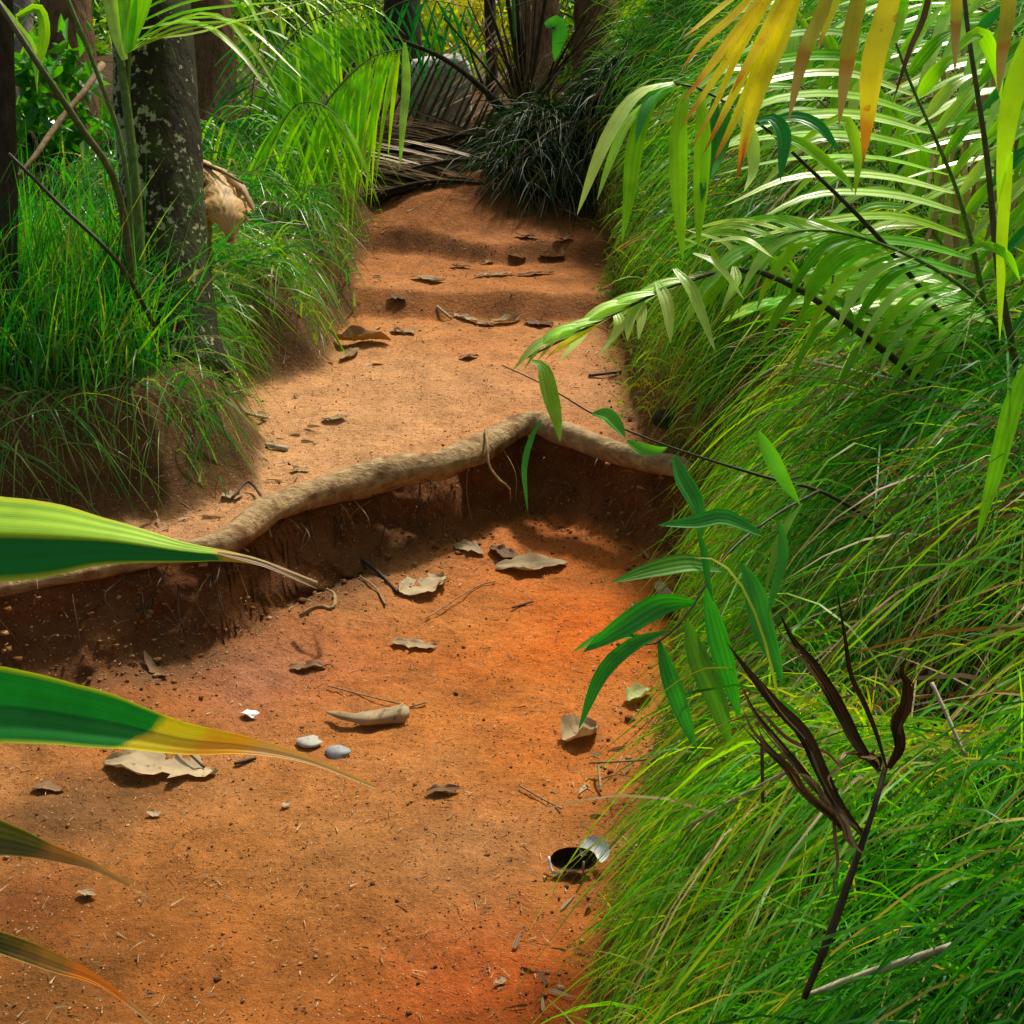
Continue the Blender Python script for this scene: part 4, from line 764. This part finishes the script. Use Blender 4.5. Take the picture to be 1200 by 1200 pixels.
# ------------------------------------------------------------------ dead stalk with dark dry leaves
ds = P(944, 1168, 1.5); dst = empty('dead_plant_stalk', ds); tag(dst, 'dark dead stalk with dry brown leaves leaning in the right grass', 'dead plant')
stem(dst, 'stalk', [(942, 1170, 1.33), (980, 1075, 1.33), (1020, 960, 1.34), (1040, 890, 1.36)], [.0035, .0042, .0034, .003], 'stick_dark', rough=.4)
strips_ = []
for pts, w, m_ in [([(1010, 980), (955, 905), (905, 830), (852, 752)], 24, 'dead'), ([(1005, 970), (950, 920), (910, 870), (866, 800)], 16, 'dead'), ([(1030, 905), (990, 850), (950, 780), (914, 720)], 22, 'dead'), ([(1038, 900), (1012, 830), (990, 760), (980, 685)], 9, 'dead'), ([(1042, 900), (1050, 850), (1060, 800), (1062, 770)], 20, 'dead'), ([(1000, 985), (940, 930), (900, 880), (870, 830)], 14, 'dead_tan'), ([(985, 900), (950, 880), (905, 850), (862, 825)], 9, 'dead_tan'), ([(1030, 900), (1020, 890), (1005, 885), (990, 890)], 14, 'dead'), ([(975, 920), (978, 960), (982, 1010), (985, 1060)], 6, 'dead_tan'), ([(1000, 886), (985, 890), (978, 905), (976, 925)], 6, 'dead_tan'), ([(1010, 1000), (985, 960), (960, 930), (930, 905)], 14, 'dead_tan')]:
    pts = [pts[0]]+[q2 for a2, b2 in zip(pts[:-1], pts[1:]) for q2 in (((a2[0]+b2[0])/2+random.uniform(-7, 7), (a2[1]+b2[1])/2+random.uniform(-7, 7)), b2)]
    leaf(dst, 'dry_leaf', [(*p_, 1.35-.008*i+random.uniform(-.006, .006)) for i, p_ in enumerate(pts)], px(w*random.uniform(.6, .8), 1.36), m_, rnd=random.uniform(.1, .9), fold=random.uniform(.8, 1.5), a=.35, n=20)
    if w > 13:   # frayed strips torn from the leaf edge
        for _ in range(3):
            k_ = random.randint(0, 3); off = random.uniform(-9, 9)
            leaf(dst, 'dry_leaf', [(p_[0]+off*i/3, p_[1]+off*.6*i/3, 1.34-.008*i+random.uniform(-.012, .006)) for i, p_ in enumerate(pts[:len(pts)-k_])], px(random.uniform(2.5, 6), 1.36), random.choice(['dead', 'dead_tan', 'dead']), rnd=random.random(), fold=1., n=16)
# small seedling in the near grass
sd = G(1010, 1150); sg = empty('seedling', sd); tag(sg, 'tiny seedling with round pale green leaves in the near right grass', 'seedling')
stem(sg, 'stem', [sd, P(1010, 1140, 1.46), P(1012, 1132, 1.45)], .0015, 'rachis', world=True)
for pts in [[(1012, 1136), (1004, 1130), (1000, 1126)], [(1010, 1138), (1022, 1132), (1030, 1134)], [(1008, 1165), (1012, 1160), (1016, 1168)]]:
    leaf(sg, 'leaf', [(*p_, 1.45) for p_ in pts], px(17, 1.45), 'broad', rnd=.95, a=.5)
# ------------------------------------------------------------------ trees
def tree(ub, vb, ut, vt, wpx, t, mat, lab, rough=.1, flare=1.25, group=None, cat='tree', nm='tree'):
    a_ = P(ub, vb, t); c_ = P(ut, vt, t); d = (c_-a_)/np.linalg.norm(c_-a_)
    zb = HZ(a_[0], a_[1])-.12; a_ = a_+d*(zb-a_[2])/d[2]; c_ = a_+d*(4.6-zb)/max(d[2], .3)
    r = px(wpx, t)/2; H = np.linalg.norm(c_-a_)
    p = a_+(c_-a_)*np.linspace(0, 1, 60)[:, None]; p[:, :2] += .02*np.stack([fbm(np.linspace(0, 4, 60), np.zeros(60)+t, 1, 2, 3), fbm(np.linspace(0, 4, 60), np.zeros(60)+t, 1, 2, 8)], 1)
    rad = r*np.interp(np.linspace(0, 1, 60)*H, [0, .15, .5, 3, 6], [flare*1.1, 1.12, 1, .92, .85])
    e = empty(nm, a_); tag(e, lab, cat, group); b = Buf(); tube(b, p, rad, 26, .5, rough=rough, seed=int(ub)); b.build('trunk', M[mat], e); return e
T1 = tree(203, 430, 172, 0, 98, 4.0, 'lichen', 'thick dark tree trunk spotted with pale lichen on the left bank', .07)
tree(247, 150, 245, 0, 54, 6.6, 'bark_red', 'reddish fibrous trunk just right of the lichen covered trunk', .16)
tree(84, 170, 78, 0, 58, 6.0, 'bark_red', 'reddish brown trunk left of the lichen covered trunk', .16)
tree(22, 150, 22, 0, 28, 7.0, 'bark_grey', 'slim grey trunk near the left edge', .1)
tree(12, 430, 2, 120, 24, 3.75, 'bark_dark', 'dark mossy thin trunk at the very left edge', .15)
tree(472, 80, 470, 0, 44, 9.0, 'bark_dark', 'dark grey trunk above the arching dark frond', .12)
tree(628, 80, 632, 0, 50, 9.4, 'bark_red', 'brown trunk behind the stems at the path end', .12)
tree(698, 90, 700, 0, 52, 9.8, 'bark_red', 'brown fibrous trunk with spreading base at top right of the path', .2, 1.9)
tree(350, 90, 352, 0, 30, 11.5, 'bark_dark', 'slender dark trunk far behind the hanging fronds', .1)
tree(575, 60, 572, 0, 14, 11, 'bark_dark', 'very thin far trunk against the bright yellow leaves', .1)
tree(150, 60, 140, 0, 26, 10, 'bark_dark', 'far dark trunk left of the lichen covered trunk', .1)
# moss tongue on the trunk foot
# ------------------------------------------------------------------ stems and palm at the left
bl = G(160, 400); pl = empty('palm', bl); tag(pl, 'young palm with slanting green stalks in front of the lichen covered trunk', 'palm')
stem(pl, 'stalk', [(170, 420, 3.8), (163, 262, 3.78), (152, 150, 3.74), (140, 60, 3.7), (126, -30, 3.68), (110, -160, 3.7)], [.017, .015, .014, .012, .01], 'rachis')
stem(pl, 'stalk', [(160, 420, 3.8), (148, 200, 3.7), (112, 80, 3.64), (76, -10, 3.6), (40, -120, 3.6)], [.009, .008, .007, .006], 'rachis')
stem(pl, 'stalk', [(165, 420, 3.78), (140, 230, 3.6), (95, 150, 3.5), (45, 75, 3.42), (-10, -10, 3.4)], [.012, .011, .010, .008], 'rachis_olive')
stem(pl, 'stalk', [(190, 400, 3.7), (140, 310, 3.5), (70, 240, 3.44), (10, 180, 3.4)], [.007, .006, .005], 'rachis_dark')
f = stem(pl, 'frond', [(150, 130, 3.74), (152, 60, 3.7), (158, 0, 3.68), (165, -60, 3.66)], [.006, .005, .003], 'rachis')
for pts, w in [([(150, 60), (200, 22), (270, 8), (350, 2)], 13), ([(152, 48), (230, 40), (300, 18), (395, -6)], 9), ([(150, 62), (205, 34), (270, 26), (355, 20)], 11), ([(152, 52), (240, 16), (290, 50), (332, 118)], 10), ([(155, 36), (230, 28), (280, 62), (320, 115)], 12), ([(150, 60), (215, 24), (285, 30), (355, 92)], 9), ([(155, 30), (220, 4), (270, 0), (300, 30)], 12), ([(150, 62), (180, 48), (220, 36), (260, 28)], 12), ([(158, 10), (220, -20), (280, -10), (318, 60)], 10), ([(155, 20), (200, -2), (260, -14), (330, -30)], 12)]:
    leaf(f, 'leaflet', [(*p_, 3.7-.03*i) for i, p_ in enumerate(pts)], px(w, 3.65), 'palm', rnd=random.uniform(.5, 1), nh=np.array([0, -.4, 1.]))
for pts, w in [([(148, 70), (138, 30), (128, -10), (115, -60)], 26), ([(150, 62), (152, 20), (150, -20), (150, -60)], 26), ([(152, 58), (165, 15), (175, -20), (190, -60)], 24), ([(20, 20), (45, 10), (52, 40), (42, 90)], 16), ([(-10, -10), (20, 30), (40, 60), (44, 110)], 10)]:
    leaf(f, 'leaflet', [(*p_, 3.66) for p_ in pts], px(w, 3.66), 'palm', rnd=random.uniform(.4, .8), nh=np.array([0, -1, .3]), a=.5, nc=9, pleat=.06, npl=5)
stick('fallen_branch', [P(120, 75, 4.4), P(100, 105, 4.3), P(68, 145, 4.2), P(40, 185, 4.1), P(15, 215, 4.05)], [.011, .011, .008], 'stick', 'bare tan branch leaning among leaves left of the lichen trunk', 'branch', None)
# hanging dry sheath
sh = empty('dry_leaf', G(260, 400)); tag(sh, 'big curled dry brown leaf hanging at the right of the lichen trunk', 'dry leaf')
def flap(pts, ws, rn, nh, mat='sheath', nc=9, curl=.5):
    n = 30; p = smooth([P(*q) for q in pts], n); w = np.interp(np.linspace(0, 1, n), np.linspace(0, 1, len(ws)), [px(x, 4.2) for x in ws]); w *= 1+.9*fbm(np.linspace(0, 14, n), np.zeros(n), 1, 3, int(pts[0][0]))
    b = Buf(); strip(b, p, w, nh, .0, 17, rn, .09, 7, curl); return b.build('flap', M[mat], sh)
flap([(232, 188, 4.15), (255, 215, 4.1), (268, 245, 4.05), (272, 285, 4.05)], [20, 52, 58, 40, 8], .75, np.array([.5, -.8, .4]))
flap([(240, 205, 4.12), (242, 245, 4.08), (244, 285, 4.08), (248, 312, 4.08)], [14, 18, 16, 12, 4], .6, np.array([-.5, -.8, .2]))
flap([(240, 192, 4.2), (270, 208, 4.15), (285, 222, 4.12), (298, 246, 4.1)], [10, 26, 22, 14, 4], .15, np.array([.2, -.5, .8]))
b = Buf(); tube(b, smooth([P(225, 170, 4.2), P(232, 188, 4.15), P(258, 200, 4.12), P(285, 215, 4.12)], 10), [.01, .008, .004], 6); b.build('midrib', M['stick'], sh)
# ------------------------------------------------------------------ hanging fronds behind the left mound
def blade_frond(parent, pts, n, dirs, L, w, mat, r=.008, jit=.1, droop=.5, rr=(.2, 1), lm='rachis', nseg=7):
    """one frond: rachis, its leaflets in one mesh; dirs = list of (du, dv) leaflet directions in the plane facing us, metres of depth added"""
    p = smooth([P(*q) for q in pts], 60); b = Buf(); tube(b, p, [r, r*.7, r*.3], 6)
    ro = b.build('frond', M[lm], parent); b = Buf()
    for i in range(n):
        f_ = (i+.5)/n; q0 = p[int(4+54*f_)]
        for du, dv, dt in dirs:
            l = L*random.uniform(.85, 1.12)*(.55+.6*math.sin(math.pi*(.15+.75*f_)))
            d = nrm(du*RGT-dv*UPV+dt*FWD+RNG.normal(0, jit, 3)); s = np.linspace(0, 1, nseg)[:, None]
            sp = q0+d*l*s+np.array([0, 0, -1.])*droop*l*s*s
            strip(b, sp, wprof(nseg, w*random.uniform(.8, 1.2), .35), nrm(VIEW(q0)*.5+np.array([0, 0, .8])+RNG.normal(0, .2, 3)), .3, 3, random.uniform(*rr))
    b.build('leaflets', M[mat], ro); return ro
b1 = G(420, 300); hp = empty('palm', G(300, 235)); tag(hp, 'palm with curtain like hanging fronds beyond the second left mound', 'palm')
blade_frond(hp, [(335, 300, 5.95), (350, 200, 5.9), (368, 145, 5.92), (400, 98, 5.95), (438, 66, 6.0), (478, 56, 6.05)], 50, [(-.15, .9, -.05), (-.3, .9, -.1)], .6, .02, 'palm', .009, .06, .35, (.75, 1))
blade_frond(hp, [(300, 300, 6.0), (305, 150, 6.0), (330, 60, 6.1), (370, 22, 6.2), (450, 0, 6.3)], 40, [(.75, .5, .1), (.2, .9, 0)], .42, .016, 'palm', .008, .08, .5, (.1, 1))
blade_frond(hp, [(290, 310, 5.8), (310, 200, 5.8), (340, 130, 5.75), (375, 122, 5.7), (410, 150, 5.7)], 30, [(-.5, .7, -.1), (.5, .75, -.1)], .34, .017, 'palm', .007, .1, .6, (.3, .9))
blade_frond(hp, [(280, 310, 6.3), (290, 160, 6.3), (300, 80, 6.3), (310, 20, 6.3)], 22, [(-.8, .4, 0), (.8, .4, 0)], .35, .02, 'palm_teal', .007, .12, .4, (.2, 1))
blade_frond(hp, [(360, 310, 5.9), (330, 230, 5.9), (290, 160, 5.9), (240, 130, 5.9)], 24, [(-.5, .8, 0), (.5, -.6, 0)], .28, .014, 'palm', .006, .12, .6, (.3, .9))
blade_frond(hp, [(200, 330, 6.7), (225, 130, 6.7), (280, 30, 6.7), (360, -10, 6.6), (440, 20, 6.6)], 26, [(.3, .9, -.02), (.75, .35, 0)], .42, .015, 'palm_lit', .009, .1, .5, (0, 1))
blade_frond(hp, [(420, 300, 7.2), (410, 120, 7.2), (430, 40, 7.2), (480, 0, 7.2), (560, 10, 7.1)], 34, [(-.3, .9, 0), (.5, .8, 0)], .45, .018, 'palm_teal', .009, .1, .5, (0, .7))
blade_frond(hp, [(350, 300, 6.4), (345, 160, 6.5), (330, 70, 6.6), (290, 0, 6.6), (240, -20, 6.6)], 30, [(-.8, .5, 0), (.6, .7, 0)], .45, .018, 'palm', .008, .1, .5, (0, .6))
blade_frond(hp, [(120, 330, 6.2), (90, 120, 6.2), (60, 40, 6.2), (10, 0, 6.2)], 26, [(-.6, .7, 0), (.7, .6, 0)], .42, .018, 'palm', .008, .1, .5, (0, .8))
n = 30; p = smooth([P(300, 135, 6.5), P(350, 92, 6.5), P(400, 58, 6.45), P(450, 45, 6.4)], n); b = Buf(); strip(b, p, wprof(n, .3, .45, .1, .3), np.array([.3, -.8, .6]), .1, 41, .1, .02, 20); b.build('broad_frond', M['palm'], hp)
leaf(hp, 'broad_frond', [(474, 50, 5.95), (476, 100, 5.93), (472, 150, 5.9), (468, 200, 5.9)], .05, 'palm', rnd=.4, nh=np.array([0, -1, .2]))
# dark frond arching from the clump: a comb of thin dead leaflets in front of a pale rock
cl = P(612, 140, 6.95); cl[2] = HZ(cl[0], cl[1]); cp = empty('palm', cl); tag(cp, 'dark small palm with upright stems and one withered comb like frond at the path end', 'palm')
blade_frond(cp, [(612, 150, 6.95), (570, 108, 6.9), (530, 75, 6.85), (490, 55, 6.8), (440, 40, 6.8), (400, 44, 6.8)], 30, [(-.42, .9, .0)], .56, .02, 'dead', .022, .02, .05, (.1, .8), 'bark_dark')
blade_frond(cp, [(612, 150, 7.0), (580, 125, 7.0), (560, 85, 7.0), (545, 40, 7.0)], 18, [(.6, -.8, 0), (-.75, .5, 0)], .32, .014, 'dead_tan', .014, .15, .1, (.0, .7), 'bark_dark')
for a_, c_, r in [((612, 140), (550, -60), .012), ((612, 140), (585, -60), .018), ((618, 140), (600, -40), .024), ((620, 140), (650, -60), .014), ((622, 140), (690, 10), .010), ((615, 140), (520, 20), .009), ((625, 140), (720, 40), .007), ((605, 140), (605, -60), .012), ((630, 140), (665, 30), .008), ((618, 140), (570, 30), .006)]:
    stem(cp, 'stalk', [(*a_, 6.95), ((a_[0]*.6+c_[0]*.4)+(3 if c_[0] < 612 else -3), a_[1]*.6+c_[1]*.4, 6.93), (*c_, 6.85)], [r, r*.85, r*.6], 'bark_dark', 14)
for i in range(26):
    x1 = random.uniform(-75, 110); y1 = random.uniform(-60, 60); r = random.uniform(.003, .007)
    stem(cp, 'stalk', [(615+random.uniform(-12, 12), 135, 6.95), (615+x1*.45, 75, 6.9), (615+x1, y1, 6.8+random.uniform(-.2, .2))], [r, r*.8, r*.5], random.choice(['bark_dark', 'stick', 'bark_red']), 12, 5)
stem(cp, 'stalk', [(604, 46, 6.9), (600, -40, 6.85)], .013, 'palm_teal', 8)
leaf(cp, 'leaf', [(640, 30, 6.7), (652, 28, 6.7), (655, 50, 6.7), (650, 72, 6.72)], .1, 'palm_teal', rnd=1, nh=np.array([0, -1, .4]), a=.3)
rk = P(514, 116, 7.6); b = Buf(); n, m_ = 20, 12; th = np.linspace(0, 2*np.pi, n, endpoint=False); ph = np.linspace(.02, np.pi-.02, m_)
d = np.stack([np.sin(ph)[:, None]*np.cos(th), np.sin(ph)[:, None]*np.sin(th), np.cos(ph)[:, None]+0*th], -1)
v_ = rk+np.sign(d)*np.abs(d)**.55*(1+.3*fbm(d[..., 0]*1.2+d[..., 2], d[..., 1]*1.2-d[..., 2], 1.5, 4, 6))[..., None]*np.array([.2, .12, .24])
b.add(v_.reshape(-1, 3), [(i*n+j, (i+1)*n+j, (i+1)*n+(j+1) % n, i*n+(j+1) % n) for i in range(m_-1) for j in range(n)], np.full((n*m_, 3), .5))
tag(b.build('rock', M['rock']), 'pale whitish rock showing through the comb of dark leaflets', 'rock')
# pile of dead fronds left of the clump
for gi, (lab, pts, cnt) in enumerate([('uppermost dry brown frond in the pile left of the dark clump', [(630, 170, 6.8), (540, 158, 6.75), (450, 178, 6.6)], 30), ('middle dry frond in the pile left of the dark clump', [(620, 195, 6.7), (530, 188, 6.6), (420, 214, 6.45)], 30), ('lowest dry frond lying on the mound at the path end', [(610, 222, 6.6), (510, 212, 6.5), (410, 234, 6.35)], 28)]):
    e = empty('dead_frond', P(500, 210, 6.6)); tag(e, lab, 'dead frond', 'dry fronds piled at the path end')
    blade_frond(e, pts, cnt, [(-.95, .1, -.03), (-.9, .3, -.06), (-.9, -.2, .02), (-.85, .5, -.08)], .46, .02, 'dead' if gi != 1 else 'dead_tan', .014, .07, .06, (0, 1), 'bark_dark')
# ------------------------------------------------------------------ undergrowth bushes and far forest
def leafcloud(cent, rad, n, size, seed):
    r = np.random.default_rng(seed); k = max(4, n//40)
    cc = nrm(r.normal(0, 1, (k, 3)))*r.uniform(.35, 1, (k, 1))*np.array(rad)
    c_ = np.array(cent)+cc[r.integers(0, k, n)]+r.normal(0, .16, (n, 3))*np.array(rad)
    d = nrm(r.normal(0, 1, (n, 3))+np.array([0, -.2, -.35])); s_ = r.uniform(*size, n)
    sd = nrm(np.cross(d, r.normal(0, 1, (n, 3))))
    L_ = s_[:, None]; nn = nrm(np.cross(d, sd))
    st = lambda f, w_: [c_+d*L_*f-sd*L_*w_+nn*L_*w_*.35, c_+d*L_*f, c_+d*L_*f+sd*L_*w_+nn*L_*w_*.35]
    v = np.stack([c_]+st(.3, .17)+st(.62, .16)+[c_+d*L_-nn*L_*.06], 1)
    hue = np.clip(.5+.25*r.normal(0, 1, n)+.25*(c_[:, 2]-cent[2])/rad[2], 0, 1)
    a = np.zeros((n, 8, 3)); a[:, :, 0] = [0, .3, .3, .3, .62, .62, .62, 1]; a[:, :, 1] = [.5, 0, .5, 1, 0, .5, 1, .5]; a[..., 2] = hue[:, None]
    q = (np.arange(n)*8)[:, None, None]+np.array([[0, 3, 2, 1], [1, 2, 5, 4], [2, 3, 6, 5], [4, 5, 6, 7]])[None]
    return v.reshape(-1, 3), q.reshape(-1, 4), a.reshape(-1, 3)
for i, (u, v, t, rw, n, sz, mt, lab) in enumerate([
    (30, 130, 5.6, (.35, .25, .35), 260, (.08, .17), 'broad', 'broad leaved bush left of the reddish trunk at the left edge'),
    (15, 60, 8.5, (.7, .5, .7), 900, (.07, .14), 'bg', 'leafy bush behind the slim grey trunk'),
    (160, 90, 8.6, (.6, .5, .8), 900, (.07, .14), 'bg', 'dark leafy bush behind the lichen covered trunk'),
    (290, 110, 8.2, (.6, .5, .6), 900, (.06, .13), 'bg', 'leafy bush behind the reddish fibrous trunk'),
    (395, 40, 10.5, (.9, .6, .8), 1100, (.08, .16), 'bg', 'dark leafy bush behind the silvery arching frond'),
    (740, 30, 11.0, (1.0, .6, .9), 1100, (.08, .16), 'bg', 'leafy bush behind the tall pale grass on the right'),
    (900, 0, 10.0, (1.3, .6, 1.0), 900, (.08, .16), 'bg', 'dark leafy bush high behind the yellow frond'),
    (640, 20, 12.5, (1.0, .5, .6), 700, (.08, .16), 'bg', 'shaded bush between the two brown trunks at the top'),
]):
    q = P(u, v, t); zb = HZ(q[0], q[1]); e = empty('bush', (q[0], q[1], zb)); tag(e, lab, 'bush', 'bushes behind the path')
    vv, qq, aa = leafcloud(q, rw, n, sz, 100+i); b = Buf(); b.add(vv, qq.tolist(), aa); b.build('foliage', M[mt], e, False)
    b = Buf()
    for j in range(4): tube(b, smooth([np.array([q[0]+random.uniform(-.1, .1), q[1], zb-.05]), q+np.array([random.uniform(-.3, .3)*rw[0], 0, -.3*rw[2]]), q+RNG.normal(0, .4, 3)*np.array(rw)], 8), [.02, .012, .005], 5)
    b.build('stem', M['bark_dark'], e)
gq = []
def far(name, mat, lab, specs, seed):
    g = GB()
    for i, (c_, r_, n, s_) in enumerate(specs): g.add(*leafcloud(c_, r_, n, s_, seed+i))
    g.build(name, M[mat], lab, 'foliage')
far('far_foliage', 'bg', 'dark mass of far forest leaves behind the trunks', [((x_, 17+random.uniform(-1, 3), 1.35+z_), (2.0, 1.2, 1.6), 2600, (.12, .3)) for x_ in np.arange(-11, 13, 2.0) for z_ in (.9, 3.6) if not (-1.4 < x_ < .9 and z_ < 2)], 300)
far('far_foliage', 'bg_yellow', 'bright sunlit yellow green leaves seen through the gap behind the path', [((x_, 15.5, 2.0), (.9, .5, .9), 1000, (.08, .2)) for x_ in (-1.5, -.6, .3, 1.2)], 500)
# ------------------------------------------------------------------ light
SUN = np.array([.3, .6, 1.0]); SUN = SUN/np.linalg.norm(SUN)
w = bpy.data.worlds.new('World'); S.world = w; w.use_nodes = True; nt = w.node_tree
bg = nt.nodes['Background']; sky = nt.nodes.new('ShaderNodeTexSky'); sky.sky_type = 'NISHITA'; sky.sun_disc = False
sky.sun_elevation = math.asin(SUN[2]); sky.sun_rotation = math.atan2(SUN[0], SUN[1]); sky.air_density = 1.0; sky.dust_density = 4.0; sky.ozone_density = .6
mx = nt.nodes.new('ShaderNodeMix'); mx.data_type = 'RGBA'; mx.blend_type = 'MULTIPLY'; mx.inputs[0].default_value = 1; mx.inputs[7].default_value = (1, .93, .7, 1)
nt.links.new(sky.outputs[0], mx.inputs[6]); nt.links.new(mx.outputs[2], bg.inputs[0]); bg.inputs[1].default_value = .15
sl = bpy.data.lights.new('sun', 'SUN'); sl.energy = 5.0; sl.angle = math.radians(5); sl.color = (1, .93, .8)
so = bpy.data.objects.new('sun', sl); COL.objects.link(so); so.rotation_euler = Vector(SUN).to_track_quat('Z', 'Y').to_euler(); so.location = (3, 5, 8)
S.view_settings.view_transform = 'Standard'; S.view_settings.look = 'None'; S.view_settings.exposure = 0; S.view_settings.gamma = 1
S.cycles.max_bounces = 5; S.cycles.diffuse_bounces = 3; S.cycles.transmission_bounces = 3; S.cycles.caustics_reflective = False; S.cycles.caustics_refractive = False
S.cycles.use_denoising = True
